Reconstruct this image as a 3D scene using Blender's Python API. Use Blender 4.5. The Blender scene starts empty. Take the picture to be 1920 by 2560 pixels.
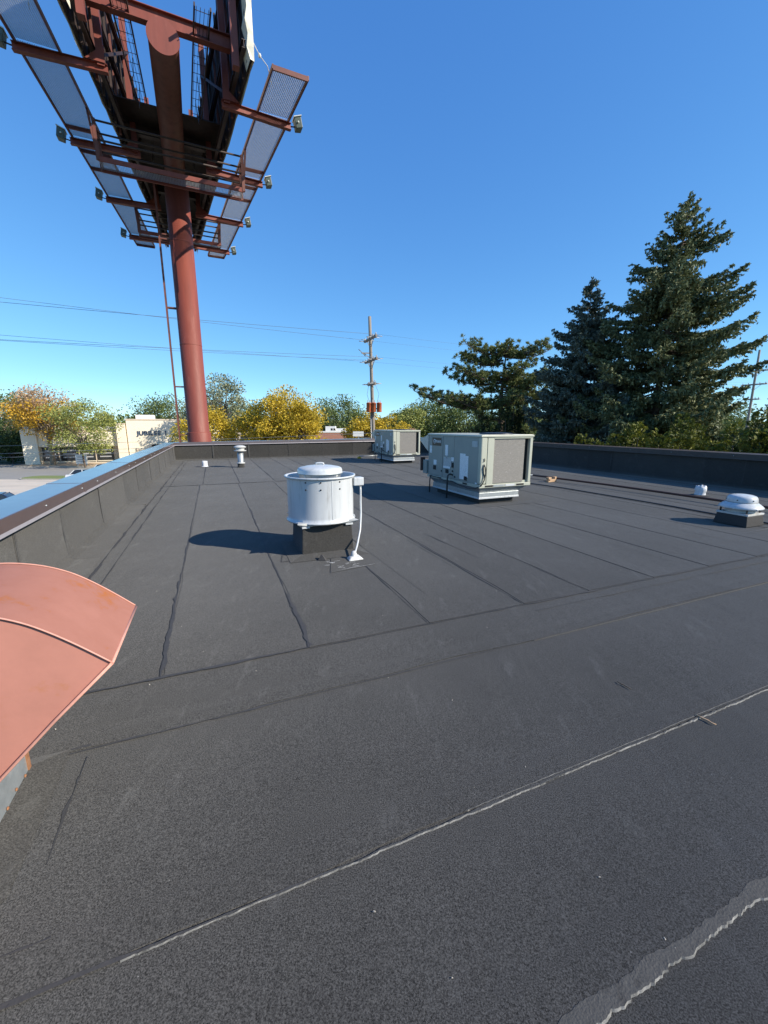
import bpy, bmesh, math, random
import numpy as np
from mathutils import Vector, Matrix
R = math.radians
random.seed(7)
rng = np.random.default_rng(7)

# ------------------------------------------------------------------ camera, sky, sun, exposure
scene = bpy.context.scene
col = scene.collection
EYE = 1.65
cd = bpy.data.cameras.new('camera'); cam = bpy.data.objects.new('camera', cd); col.objects.link(cam)
cd.sensor_fit = 'VERTICAL'; cd.sensor_height = 24.0; cd.lens = 24.0 * 1020.0 / 2560.0
cd.clip_start = 0.05; cd.clip_end = 2500
cam.location = (0, 0, EYE); cam.rotation_euler = (R(90 - 11.903), 0, 0)
scene.camera = cam
SUN_EL, SUN_AZ = 31.0, 19.0            # azimuth: degrees from +X towards -Y
sun_dir = Vector((math.cos(R(SUN_EL)) * math.cos(R(SUN_AZ)), -math.cos(R(SUN_EL)) * math.sin(R(SUN_AZ)), math.sin(R(SUN_EL))))
world = bpy.data.worlds.new('World'); scene.world = world; world.use_nodes = True
wn = world.node_tree.nodes; wl = world.node_tree.links
bg = wn['Background']; sky = wn.new('ShaderNodeTexSky'); sky.sky_type = 'NISHITA'; sky.sun_disc = False
sky.sun_elevation = R(SUN_EL); sky.sun_rotation = R(90 + SUN_AZ)
sky.air_density = 0.6; sky.dust_density = 0.05; sky.ozone_density = 6.0; sky.altitude = 200
# the camera's colour response to a clear sky, the same for every direction
EXPO = 0.50
sep = wn.new('ShaderNodeSeparateColor'); com = wn.new('ShaderNodeCombineColor'); wl.new(sky.outputs[0], sep.inputs[0])
SKY_STR = 0.15
for k, (gain, gam) in enumerate(((1.64, .92), (1.64, .72), (1.47, .45))):
    m1 = wn.new('ShaderNodeMath'); m1.operation = 'MULTIPLY'; m1.inputs[1].default_value = .1; wl.new(sep.outputs[k], m1.inputs[0])
    m2 = wn.new('ShaderNodeMath'); m2.operation = 'POWER'; m2.inputs[1].default_value = gam; wl.new(m1.outputs[0], m2.inputs[0])
    m3 = wn.new('ShaderNodeMath'); m3.operation = 'MULTIPLY'; m3.inputs[1].default_value = gain / (SKY_STR * 2**EXPO); wl.new(m2.outputs[0], m3.inputs[0])
    wl.new(m3.outputs[0], com.inputs[k])
wl.new(com.outputs[0], bg.inputs[0]); bg.inputs[1].default_value = SKY_STR
sd = bpy.data.lights.new('sun', 'SUN'); so = bpy.data.objects.new('sun', sd); col.objects.link(so)
sd.energy = 5.0; sd.angle = R(0.53); sd.color = (1.0, 0.91, 0.77)
so.rotation_euler = sun_dir.to_track_quat('Z', 'Y').to_euler(); so.location = sun_dir * 60
vs = scene.view_settings; vs.view_transform = 'Standard'; vs.look = 'None'; vs.exposure = EXPO; vs.gamma = 1.0
vs.use_curve_mapping = False
scene.cycles.max_bounces = 6; scene.cycles.transparent_max_bounces = 8

# ------------------------------------------------------------------ helpers
ROT = R(22.4)                          # the roof's own frame: x = v (to the right), y = u (away along the parapet)
def W(u, v, z=0.0):
    return Vector((v * math.cos(ROT) - u * math.sin(ROT), v * math.sin(ROT) + u * math.cos(ROT), z))

def tag(o, label=None, cat=None, group=None, kind=None):
    if label: o['label'] = label
    if cat: o['category'] = cat
    if group: o['group'] = group
    if kind: o['kind'] = kind
    return o

def thing(name, loc, rz=0.0, label=None, cat=None, group=None):
    o = bpy.data.objects.new(name, None); col.objects.link(o)
    o.location = loc; o.rotation_euler = (0, 0, rz); o.empty_display_size = 0.2
    return tag(o, label, cat, group)

def link_mesh(name, me, mat, parent=None):
    o = bpy.data.objects.new(name, me); col.objects.link(o)
    if mat: me.materials.append(mat)
    if parent: o.parent = parent
    return o

class MB:
    def __init__(s): s.v = []; s.f = []; s.sm = []
    def add(s, vs, fs, smooth=False):
        b = len(s.v); s.v += [tuple(p) for p in vs]
        for f in fs: s.f.append(tuple(i + b for i in f)); s.sm.append(smooth)
        return s
    def box(s, x0, x1, y0, y1, z0, z1):
        vs = [(x0,y0,z0),(x1,y0,z0),(x1,y1,z0),(x0,y1,z0),(x0,y0,z1),(x1,y0,z1),(x1,y1,z1),(x0,y1,z1)]
        return s.add(vs, [(0,3,2,1),(4,5,6,7),(0,1,5,4),(1,2,6,5),(2,3,7,6),(3,0,4,7)])
    def hexa(s, bot, top):               # four bottom and four top points, counter-clockwise
        return s.add(list(bot) + list(top), [(0,3,2,1),(4,5,6,7),(0,1,5,4),(1,2,6,5),(2,3,7,6),(3,0,4,7)])
    def bar(s, a, b, w, h=None, up=(0,0,1)):   # rectangular bar between two points
        h = h or w; a = Vector(a); b = Vector(b); d = (b - a).normalized(); up = Vector(up)
        if abs(d.dot(up)) > 0.98: up = Vector((0,1,0))
        x = d.cross(up).normalized() * w * .5; y = x.cross(d).normalized() * h * .5
        return s.hexa([a-x-y, a+x-y, b+x-y, b-x-y], [a-x+y, a+x+y, b+x+y, b-x+y])
    def ibeam(s, a, b, w, h, t=.02):
        a = Vector(a); b = Vector(b); dz = Vector((0,0,h/2 - t/2))
        s.bar(a+dz, b+dz, w, t); s.bar(a-dz, b-dz, w, t); s.bar(a, b, t, h - 2*t - .002); return s
    def tube(s, pts, r, n=8, caps=True):
        pts = [Vector(p) for p in pts]; m = len(pts); rs = r if isinstance(r, (list, tuple)) else [r]*m
        rings = []; ref = None
        for i, p in enumerate(pts):
            d = (pts[min(i+1,m-1)] - pts[max(i-1,0)]).normalized()
            if ref is None: ref = Vector((0,0,1)) if abs(d.z) < .9 else Vector((1,0,0))
            x = d.cross(ref).normalized(); y = x.cross(d).normalized(); ref = y
            rings.append([p + (x*math.cos(2*math.pi*k/n) + y*math.sin(2*math.pi*k/n))*rs[i] for k in range(n)])
        b = len(s.v)
        for rg in rings: s.v += [tuple(p) for p in rg]
        for i in range(m-1):
            for k in range(n):
                k2 = (k+1) % n
                s.f.append((b+i*n+k, b+i*n+k2, b+(i+1)*n+k2, b+(i+1)*n+k)); s.sm.append(True)
        if caps:
            s.f.append(tuple(b+k for k in range(n))[::-1]); s.sm.append(False)
            s.f.append(tuple(b+(m-1)*n+k for k in range(n))); s.sm.append(False)
        return s
    def lathe(s, prof, n=40, c=(0,0,0), smooth=True):     # prof: list of (r, z); r=0 closes
        b = len(s.v); idx = []
        for (r, z) in prof:
            if r < 1e-6: idx.append([len(s.v)]*n); s.v.append((c[0], c[1], c[2]+z))
            else:
                idx.append([len(s.v)+k for k in range(n)])
                s.v += [(c[0]+r*math.cos(2*math.pi*k/n), c[1]+r*math.sin(2*math.pi*k/n), c[2]+z) for k in range(n)]
        for i in range(len(prof)-1):
            for k in range(n):
                k2 = (k+1) % n; q = [idx[i][k], idx[i][k2], idx[i+1][k2], idx[i+1][k]]
                q = list(dict.fromkeys(q))
                if len(q) > 2: s.f.append(tuple(q)); s.sm.append(smooth)
        return s
    def prism(s, poly, axis, a, b):      # extrude 2-D polygon along axis 'x','y','z' from a to b
        def P(p, t): return {'x': (t, p[0], p[1]), 'y': (p[0], t, p[1]), 'z': (p[0], p[1], t)}[axis]
        n = len(poly); vs = [P(p, a) for p in poly] + [P(p, b) for p in poly]
        fs = [tuple(range(n))[::-1], tuple(range(n, 2*n))] + [(i, (i+1) % n, n+(i+1) % n, n+i) for i in range(n)]
        return s.add(vs, fs)
    def build(s, name, mat, parent=None, bevel=0.0, seg=2):
        me = bpy.data.meshes.new(name); me.from_pydata(s.v, [], s.f); me.update()
        bm = bmesh.new(); bm.from_mesh(me); bmesh.ops.recalc_face_normals(bm, faces=bm.faces); bm.to_mesh(me); bm.free()
        me.polygons.foreach_set('use_smooth', s.sm)
        o = link_mesh(name, me, mat, parent)
        if bevel:
            m = o.modifiers.new('bevel', 'BEVEL'); m.width = bevel; m.segments = seg; m.limit_method = 'ANGLE'; m.angle_limit = R(40)
            m.harden_normals = False
        return o

def quads_mesh(name, P, mat, parent=None):      # P: (n, 4, 3) array
    n = len(P); me = bpy.data.meshes.new(name)
    me.vertices.add(n*4); me.vertices.foreach_set('co', P.reshape(-1).astype(np.float32))
    me.loops.add(n*4); me.loops.foreach_set('vertex_index', np.arange(n*4, dtype=np.int32))
    me.polygons.add(n); me.polygons.foreach_set('loop_start', np.arange(0, n*4, 4, dtype=np.int32))
    me.update(calc_edges=True)
    return link_mesh(name, me, mat, parent)

def text_mesh(name, body, size, mat, parent, loc, rot, extrude=0.002, offset=0.0, align='CENTER'):
    cu = bpy.data.curves.new(name, 'FONT'); cu.body = body; cu.size = size; cu.extrude = extrude; cu.offset = offset
    cu.align_x = align; cu.align_y = 'CENTER'
    t = bpy.data.objects.new(name, cu); col.objects.link(t)
    dg = bpy.context.evaluated_depsgraph_get(); me = bpy.data.meshes.new_from_object(t.evaluated_get(dg))
    bpy.data.objects.remove(t); bpy.data.curves.remove(cu)
    o = link_mesh(name, me, mat, parent); o.location = loc; o.rotation_euler = rot
    return o

# ------------------------------------------------------------------ materials
def nodes_of(name):
    m = bpy.data.materials.new(name); m.use_nodes = True
    return m, m.node_tree.nodes, m.node_tree.links, m.node_tree.nodes['Principled BSDF']
def N(ns, t, **kw):
    n = ns.new(t)
    for k, v in kw.items(): setattr(n, k, v)
    return n
def ramp(ns, stops):
    n = ns.new('ShaderNodeValToRGB'); e = n.color_ramp.elements
    while len(e) < len(stops): e.new(0.5)
    for i, (p, c) in enumerate(stops):
        e[i].position = p; e[i].color = (c[0], c[1], c[2], 1) if isinstance(c, (tuple, list)) else (c, c, c, 1)
    return n
def pbr(name, c1, c2=None, scale=6.0, rough=0.5, metal=0.0, bump=0.0, bscale=60.0, dirt=None, dscale=2.0, dlo=.55, dhi=.75, coat=0.0, stretch=(1,1,1), spec=.5, rvar=.08):
    m, ns, ln, p = nodes_of(name)
    tc = N(ns, 'ShaderNodeTexCoord'); mp = N(ns, 'ShaderNodeMapping'); mp.inputs['Scale'].default_value = stretch
    ln.new(tc.outputs['Object'], mp.inputs[0])
    nz = N(ns, 'ShaderNodeTexNoise'); nz.inputs['Scale'].default_value = scale; nz.inputs['Detail'].default_value = 6; nz.inputs['Roughness'].default_value = .65
    ln.new(mp.outputs[0], nz.inputs['Vector'])
    c2 = c2 or tuple(x*.8 for x in c1)
    rp = ramp(ns, [(.3, c1), (.7, c2)]); ln.new(nz.outputs[0], rp.inputs[0]); out = rp.outputs[0]
    if dirt:
        n2 = N(ns, 'ShaderNodeTexNoise'); n2.inputs['Scale'].default_value = dscale; n2.inputs['Detail'].default_value = 9; n2.inputs['Roughness'].default_value = .7
        ln.new(mp.outputs[0], n2.inputs['Vector'])
        r2 = ramp(ns, [(dlo, 0.0), (dhi, 1.0)]); ln.new(n2.outputs[0], r2.inputs[0])
        mx = N(ns, 'ShaderNodeMix', data_type='RGBA'); ln.new(r2.outputs[0], mx.inputs[0]); ln.new(out, mx.inputs[6]); mx.inputs[7].default_value = (*dirt, 1); out = mx.outputs[2]
    ln.new(out, p.inputs['Base Color'])
    mr = N(ns, 'ShaderNodeMapRange'); mr.inputs[3].default_value = max(.02, rough - rvar); mr.inputs[4].default_value = min(1, rough + rvar)
    ln.new(nz.outputs[0], mr.inputs[0]); ln.new(mr.outputs[0], p.inputs['Roughness'])
    p.inputs['Metallic'].default_value = metal; p.inputs['Specular IOR Level'].default_value = spec
    if coat: p.inputs['Coat Weight'].default_value = coat; p.inputs['Coat Roughness'].default_value = .16
    if bump:
        n3 = N(ns, 'ShaderNodeTexNoise'); n3.inputs['Scale'].default_value = bscale; n3.inputs['Detail'].default_value = 4
        ln.new(mp.outputs[0], n3.inputs['Vector'])
        b = N(ns, 'ShaderNodeBump'); b.inputs['Strength'].default_value = 1.0; b.inputs['Distance'].default_value = bump
        ln.new(n3.outputs[0], b.inputs['Height']); ln.new(b.outputs[0], p.inputs['Normal'])
    return m

def membrane(name, dark, light, patch=.12, fine=150.0):
    """granule-surfaced bitumen cap sheet"""
    m, ns, ln, p = nodes_of(name)
    g = N(ns, 'ShaderNodeNewGeometry'); oi = N(ns, 'ShaderNodeObjectInfo')
    a = N(ns, 'ShaderNodeTexNoise'); a.inputs['Scale'].default_value = fine; a.inputs['Detail'].default_value = 3; a.inputs['Roughness'].default_value = .8
    ln.new(g.outputs['Position'], a.inputs['Vector'])
    r = ramp(ns, [(.36, dark), (.50, tuple((x+y)/2*.86 for x, y in zip(dark, light))), (.66, light)]); ln.new(a.outputs[0], r.inputs[0])
    b = N(ns, 'ShaderNodeTexNoise'); b.inputs['Scale'].default_value = .65; b.inputs['Detail'].default_value = 9; b.inputs['Roughness'].default_value = .62
    ln.new(g.outputs['Position'], b.inputs['Vector'])
    mb = N(ns, 'ShaderNodeMapRange'); mb.inputs[1].default_value = .3; mb.inputs[2].default_value = .7; mb.inputs[3].default_value = 1-patch; mb.inputs[4].default_value = 1+patch
    ln.new(b.outputs[0], mb.inputs[0])
    om = N(ns, 'ShaderNodeMapRange'); om.inputs[3].default_value = .86; om.inputs[4].default_value = 1.10; ln.new(oi.outputs['Random'], om.inputs[0])
    mu = N(ns, 'ShaderNodeMath', operation='MULTIPLY'); ln.new(mb.outputs[0], mu.inputs[0]); ln.new(om.outputs[0], mu.inputs[1])
    vm = N(ns, 'ShaderNodeVectorMath', operation='SCALE'); ln.new(r.outputs[0], vm.inputs[0]); ln.new(mu.outputs[0], vm.inputs['Scale'])
    # pale scuffs and foot traffic, stretched along the roof
    mp = N(ns, 'ShaderNodeMapping'); mp.inputs['Rotation'].default_value = (0, 0, -ROT); mp.inputs['Scale'].default_value = (5.0, 1.6, 3); ln.new(g.outputs['Position'], mp.inputs[0])
    c = N(ns, 'ShaderNodeTexNoise'); c.inputs['Scale'].default_value = 1.5; c.inputs['Detail'].default_value = 10; c.inputs['Roughness'].default_value = .72; ln.new(mp.outputs[0], c.inputs['Vector'])
    rc = ramp(ns, [(.56, 0.0), (.80, .40)]); ln.new(c.outputs[0], rc.inputs[0])
    mx = N(ns, 'ShaderNodeMix', data_type='RGBA'); ln.new(rc.outputs[0], mx.inputs[0]); ln.new(vm.outputs[0], mx.inputs[6]); mx.inputs[7].default_value = (.17, .17, .165, 1)
    # single pale granules
    vo = N(ns, 'ShaderNodeTexVoronoi'); vo.inputs['Scale'].default_value = 24.0; ln.new(g.outputs['Position'], vo.inputs['Vector'])
    rv = ramp(ns, [(.0, 1.0), (.055, 0.0)]); ln.new(vo.outputs['Distance'], rv.inputs[0])
    wn_ = N(ns, 'ShaderNodeSeparateColor'); ln.new(vo.outputs['Color'], wn_.inputs[0])
    gt = N(ns, 'ShaderNodeMath', operation='GREATER_THAN'); gt.inputs[1].default_value = .90; ln.new(wn_.outputs[0], gt.inputs[0])
    m2 = N(ns, 'ShaderNodeMath', operation='MULTIPLY'); ln.new(rv.outputs[0], m2.inputs[0]); ln.new(gt.outputs[0], m2.inputs[1])
    mx2 = N(ns, 'ShaderNodeMix', data_type='RGBA'); ln.new(m2.outputs[0], mx2.inputs[0]); ln.new(mx.outputs[2], mx2.inputs[6]); mx2.inputs[7].default_value = (.45, .44, .42, 1)
    ln.new(mx2.outputs[2], p.inputs['Base Color'])
    p.inputs['Sheen Weight'].default_value = .10; p.inputs['Sheen Roughness'].default_value = .45; p.inputs['Sheen Tint'].default_value = (.9, .92, .95, 1)
    p.inputs['Roughness'].default_value = .92; p.inputs['Diffuse Roughness'].default_value = 1.0; p.inputs['Specular IOR Level'].default_value = .25
    mq = N(ns, 'ShaderNodeMapping'); mq.inputs['Rotation'].default_value = (0, 0, -ROT + .12); mq.inputs['Scale'].default_value = (2.2, .55, 2); ln.new(g.outputs['Position'], mq.inputs[0])
    d = N(ns, 'ShaderNodeTexNoise'); d.inputs['Scale'].default_value = 1.5; d.inputs['Detail'].default_value = 5; d.inputs['Distortion'].default_value = .6; ln.new(mq.outputs[0], d.inputs['Vector'])
    b1 = N(ns, 'ShaderNodeBump'); b1.inputs['Strength'].default_value = .55; b1.inputs['Distance'].default_value = .004; ln.new(a.outputs[0], b1.inputs['Height'])
    b2 = N(ns, 'ShaderNodeBump'); b2.inputs['Strength'].default_value = .7; b2.inputs['Distance'].default_value = .011; ln.new(d.outputs[0], b2.inputs['Height']); ln.new(b1.outputs[0], b2.inputs['Normal'])
    ln.new(b2.outputs[0], p.inputs['Normal'])
    return m

def leafmat(name, stops, noise=.35, nscale=.35, trans=.25, rough=.6):
    m, ns, ln, p = nodes_of(name)
    g = N(ns, 'ShaderNodeNewGeometry'); nz = N(ns, 'ShaderNodeTexNoise'); nz.inputs['Scale'].default_value = nscale; nz.inputs['Detail'].default_value = 3
    ln.new(g.outputs['Position'], nz.inputs['Vector'])
    mx = N(ns, 'ShaderNodeMix', data_type='FLOAT'); mx.inputs[0].default_value = noise
    mr = N(ns, 'ShaderNodeMapRange'); mr.inputs[1].default_value = .3; mr.inputs[2].default_value = .7; ln.new(nz.outputs[0], mr.inputs[0])
    ln.new(g.outputs['Random Per Island'], mx.inputs[2]); ln.new(mr.outputs[0], mx.inputs[3])
    rp = ramp(ns, stops); ln.new(mx.outputs[0], rp.inputs[0]); ln.new(rp.outputs[0], p.inputs['Base Color'])
    p.inputs['Roughness'].default_value = rough; p.inputs['Specular IOR Level'].default_value = .3
    tr = N(ns, 'ShaderNodeBsdfTranslucent'); ln.new(rp.outputs[0], tr.inputs[0])
    ms = N(ns, 'ShaderNodeMixShader'); ms.inputs[0].default_value = trans
    ln.new(p.outputs[0], ms.inputs[1]); ln.new(tr.outputs[0], ms.inputs[2]); ln.new(ms.outputs[0], ns['Material Output'].inputs[0])
    return m

def stripes(name, base, ink, scale, axis='Z', thr=.5, rough=.6, noise=0.0):
    """printed rows on a sticker / fins on a coil"""
    m, ns, ln, p = nodes_of(name)
    tc = N(ns, 'ShaderNodeTexCoord'); w = N(ns, 'ShaderNodeTexWave'); w.bands_direction = axis; w.inputs['Scale'].default_value = scale
    w.inputs['Distortion'].default_value = noise; w.inputs['Detail'].default_value = 2
    ln.new(tc.outputs['Object'], w.inputs[0])
    nz = N(ns, 'ShaderNodeTexNoise'); nz.inputs['Scale'].default_value = 90; ln.new(tc.outputs['Object'], nz.inputs[0])
    mu = N(ns, 'ShaderNodeMath', operation='MULTIPLY'); ln.new(w.outputs[1], mu.inputs[0]); ln.new(nz.outputs[0], mu.inputs[1])
    rp = ramp(ns, [(thr*.5-.04, base), (thr*.5+.06, ink)]); ln.new(mu.outputs[0], rp.inputs[0]); ln.new(rp.outputs[0], p.inputs['Base Color'])
    p.inputs['Roughness'].default_value = rough
    return m

M = {}
M['roof'] = membrane('granule_membrane', (.0078, .0077, .0075), (.114, .1115, .107), patch=.17, fine=205.0)
M['worn'] = membrane('worn_lap_membrane', (.030, .029, .0275), (.165, .158, .148), patch=.2, fine=165.0)
M['flash'] = membrane('wall_flashing_membrane', (.030, .0288, .0272), (.100, .0965, .0905), patch=.12, fine=150)
M['bleed'] = pbr('bitumen_bleed', (.042, .041, .041), (.060, .058, .057), 30, .8, bump=.002, bscale=120)
M['pitch'] = pbr('black_roof_mastic', (.016, .016, .017), (.024, .023, .024), 20, .6, bump=.003, bscale=40)
M['bleed_grey'] = pbr('worn_smooth_lap', (.052, .051, .049), (.070, .069, .066), 40, .85, bump=.003, bscale=140, dirt=(.030, .029, .028), dscale=24, dlo=.52, dhi=.7)
M['bleed_edge'] = pbr('chalky_lap_edge', (.30, .295, .28), (.070, .069, .066), 22, .85, bump=.002, bscale=200)  # sunlit brightness of the lap edges put into a paler colour
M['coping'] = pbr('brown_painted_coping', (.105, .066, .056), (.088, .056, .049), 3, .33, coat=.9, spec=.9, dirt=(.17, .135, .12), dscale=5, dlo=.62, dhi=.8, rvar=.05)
M['coping_dull'] = pbr('weathered_brown_coping', (.050, .038, .033), (.038, .029, .026), 3, .6, dirt=(.075, .062, .055), dscale=4)  # uncoated coping copy, dark tree reflection put into its colour
M['drip'] = pbr('grey_metal_drip', (.36, .33, .34), (.30, .28, .29), 6, .45, metal=.2)
M['white'] = pbr('white_painted_sheet', (.58, .60, .61), (.47, .49, .505), 3, .36, dirt=(.33, .33, .32), dscale=5, dlo=.54, dhi=.78, coat=.2, stretch=(3, 3, .35))
M['white2'] = pbr('white_weathered_paint', (.55, .55, .53), (.46, .46, .44), 8, .45, dirt=(.26, .25, .23), dscale=7, dlo=.55, dhi=.78)
M['galv'] = pbr('galvanised_sheet', (.46, .49, .50), (.34, .37, .38), 14, .42, metal=.55, dirt=(.55, .57, .57), dscale=9)
M['galv_in'] = pbr('dull_galvanised_inside', (.22, .25, .24), (.16, .18, .18), 10, .6, metal=.2)
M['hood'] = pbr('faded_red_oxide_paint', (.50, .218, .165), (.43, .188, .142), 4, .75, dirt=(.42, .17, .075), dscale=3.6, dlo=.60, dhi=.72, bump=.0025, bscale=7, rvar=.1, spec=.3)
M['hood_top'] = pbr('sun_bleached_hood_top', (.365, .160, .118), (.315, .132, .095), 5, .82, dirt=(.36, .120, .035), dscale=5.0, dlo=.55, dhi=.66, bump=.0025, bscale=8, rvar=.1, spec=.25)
M['hoodedge'] = pbr('pale_scraped_paint', (.62, .31, .24), (.50, .24, .18), 30, .6)
M['rust'] = pbr('rust', (.20, .075, .03), (.32, .16, .08), 25, .9, bump=.002)
M['rtu'] = pbr('beige_grey_cabinet', (.255, .285, .265), (.225, .255, .24), 2.2, .42, dirt=(.27, .28, .24), dscale=3, dlo=.66, dhi=.85)  # same paint as the trim, side shade put into a darker colour
M['rtu2'] = pbr('beige_grey_cabinet_trim', (.43, .44, .36), (.39, .40, .33), 5, .42)  # same paint as the panels, kept lighter for the lit end
M['dark'] = pbr('dark_recess', (.012, .012, .012), (.02, .02, .02), 10, .8)
M['black'] = pbr('black_plastic', (.015, .015, .017), (.022, .022, .024), 12, .45)
M['cable'] = pbr('black_cable', (.03, .032, .036), (.045, .047, .05), 12, .5)
M['copper'] = pbr('rusty_gas_pipe', (.055, .026, .019), (.085, .04, .028), 14, .75, bump=.001)
M['coil'] = pbr('coil_fins', (.30, .28, .255), (.235, .22, .20), 26, .75, dirt=(.62, .60, .56), dscale=40, dlo=.60, dhi=.68, stretch=(.6, 1, 2.2))
M['print'] = stripes('printed_sticker', (.85, .87, .88), (.30, .32, .34), 14, 'Z', .80, .5)
M['print2'] = stripes('grey_printed_sticker', (.52, .56, .56), (.13, .14, .15), 16, 'Z', .72, .5)
M['plate'] = pbr('black_logo_plate', (.012, .012, .013), (.016, .016, .017), 5, .35)
M['ink'] = pbr('white_ink', (.72, .73, .73), (.68, .69, .69), 5, .5)
M['seal'] = pbr('white_sealant', (.66, .66, .64), (.45, .45, .43), 30, .7, bump=.004, bscale=60)
M['wood'] = pbr('cut_lumber', (.52, .35, .21), (.36, .23, .13), 9, .8, stretch=(1, 6, 6), bump=.001)
M['yellow'] = pbr('yellow_plastic', (.80, .47, .03), (.70, .38, .02), 5, .5)
M['pvc'] = pbr('white_pvc', (.68, .70, .72), (.52, .54, .56), 12, .5, dirt=(.25, .26, .27), dscale=14)
M['redsteel'] = pbr('red_oxide_steel', (.225, .052, .034), (.165, .038, .026), 2.5, .6, dirt=(.29, .10, .075), dscale=2.0, dlo=.58, dhi=.78, stretch=(1.6, 1.6, .22))
M['redsteel2'] = pbr('dull_red_steel', (.17, .052, .036), (.115, .036, .027), 3, .6, dirt=(.07, .034, .026), dscale=3)
M['darksteel'] = pbr('brown_steel_rail', (.050, .028, .024), (.035, .022, .019), 6, .6)
M['grate'] = pbr('galvanised_grating', (.42, .44, .49), (.34, .36, .40), 8, .45, metal=.25)
M['facebk'] = pbr('billboard_panel_back', (.050, .030, .024), (.022, .016, .014), 1.6, .7, dirt=(.085, .055, .038), dscale=1.3, dlo=.55, dhi=.75, stretch=(3, 3, .4))
M['vinyl'] = pbr('cream_vinyl', (.78, .74, .62), (.68, .63, .50), 5, .5, dirt=(.45, .38, .28), dscale=4)
M['lampgreen'] = pbr('weathered_green_housing', (.055, .085, .07), (.09, .10, .085), 12, .5)
M['lampgrey'] = pbr('pale_lamp_lid', (.52, .54, .52), (.40, .42, .40), 12, .45)
M['lens'] = pbr('lamp_lens', (.05, .06, .06), (.07, .08, .08), 5, .12)
M['rope'] = pbr('white_rope', (.68, .67, .62), (.52, .50, .46), 20, .8)
M['polewood'] = pbr('weathered_pole_wood', (.30, .26, .22), (.19, .165, .14), 5, .9, stretch=(6, 6, .5), bump=.006, bscale=14)
M['orange'] = pbr('rusted_orange_tank', (.50, .13, .045), (.34, .08, .03), 5, .6, dirt=(.18, .05, .03), dscale=3)
M['insul'] = pbr('grey_insulator', (.42, .42, .42), (.32, .32, .33), 8, .35)
M['wire'] = pbr('overhead_wire', (.10, .13, .17), (.12, .15, .19), 4, .6)
M['stucco'] = pbr('cream_stucco', (.84, .755, .60), (.78, .70, .55), 1.2, .9, bump=.004, bscale=20)
M['stucco2'] = pbr('tan_stucco', (.68, .57, .45), (.62, .52, .41), 1.2, .9, bump=.004, bscale=20)
M['navy'] = pbr('navy_letters', (.03, .06, .11), (.035, .065, .12), 4, .5)
M['glass'] = pbr('dark_shop_glass', (.015, .018, .02), (.03, .034, .036), .6, .06, spec=.8)
M['roofwhite'] = pbr('white_roof_edge', (.75, .74, .70), (.66, .65, .62), 3, .7)
M['brick'] = pbr('salmon_brick', (.45, .22, .155), (.37, .175, .125), 6, .9)
M['mortarb'] = pbr('pale_mortar', (.48, .40, .34), (.42, .35, .30), 6, .9)
M['ground'] = pbr('ground_soil_grass', (.085, .10, .04), (.12, .115, .06), .35, .95, dirt=(.18, .15, .09), dscale=.2)
M['asphalt'] = pbr('old_asphalt', (.23, .22, .205), (.28, .265, .24), .8, .95, dirt=(.36, .33, .28), dscale=.25, stretch=(.35, 1, 1))
M['concrete'] = pbr('worn_concrete_road', (.62, .53, .42), (.53, .455, .37), .5, .95, dirt=(.38, .335, .285), dscale=.3, dlo=.5, dhi=.68, stretch=(.18, 1, 1))
M['kerb'] = pbr('concrete_kerb', (.46, .42, .36), (.38, .35, .30), 2, .9)
M['mulch'] = pbr('tan_gravel_bed', (.52, .40, .26), (.42, .31, .20), 3, .95, bump=.02, bscale=9)
M['lawn'] = pbr('lawn', (.14, .19, .055), (.20, .22, .07), 2, .95)
M['linewhite'] = pbr('worn_white_line', (.62, .60, .56), (.46, .44, .40), 3, .9)
M['carwhite'] = pbr('white_car_paint', (.75, .76, .77), (.72, .73, .74), 1, .2, coat=1)
M['carblue'] = pbr('blue_car_paint', (.015, .03, .09), (.02, .04, .11), 1, .2, coat=1)
M['tyre'] = pbr('tyre_rubber', (.02, .02, .02), (.03, .03, .03), 10, .8)
M['bark'] = pbr('grey_brown_bark', (.15, .115, .085), (.08, .06, .046), 7, .95, stretch=(2, 2, .4), bump=.01, bscale=12)
M['barktan'] = pbr('tan_bark', (.30, .235, .16), (.20, .155, .105), 6, .95, stretch=(2, 2, .4))
M['wall_ext'] = pbr('tan_brick_wall', (.35, .28, .21), (.30, .24, .18), 3, .9)

M['l_spruce'] = leafmat('spruce_needles', [(0, (.050, .068, .030)), (.5, (.135, .160, .075)), (1, (.30, .315, .155))], noise=.3, nscale=.6, trans=.14)
M['l_blue'] = leafmat('blue_spruce_needles', [(0, (.040, .058, .048)), (.5, (.105, .138, .112)), (1, (.22, .265, .21))], noise=.3, nscale=.6, trans=.14)
M['l_pine'] = leafmat('pine_needles', [(0, (.060, .082, .026)), (.5, (.155, .185, .062)), (1, (.30, .32, .135))], noise=.3, nscale=.6, trans=.2)
M['l_yew'] = leafmat('yellow_green_sprays', [(0, (.028, .042, .010)), (.5, (.085, .105, .018)), (.8, (.19, .20, .028)), (1, (.36, .34, .045))], noise=.5, nscale=.9, trans=.2)
M['l_darkcedar'] = leafmat('dark_cedar_sprays', [(0, (0.015, 0.025, 0.010)), (.6, (0.037, 0.053, 0.018)), (1, (0.075, 0.088, 0.027))], noise=.4, nscale=.7, trans=.1)
M['l_yellow'] = leafmat('yellow_autumn_leaves', [(0, (.20, .16, .022)), (.4, (.45, .335, .030)), (.75, (.64, .46, .045)), (1, (.72, .56, .10))], noise=.45, nscale=.3, trans=.3)
M['l_ygreen'] = leafmat('yellow_green_leaves', [(0, (0.182, 0.182, 0.031)), (.5, (0.420, 0.350, 0.049)), (1, (0.644, 0.476, 0.070))], noise=.5, nscale=.35, trans=.3)
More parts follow.
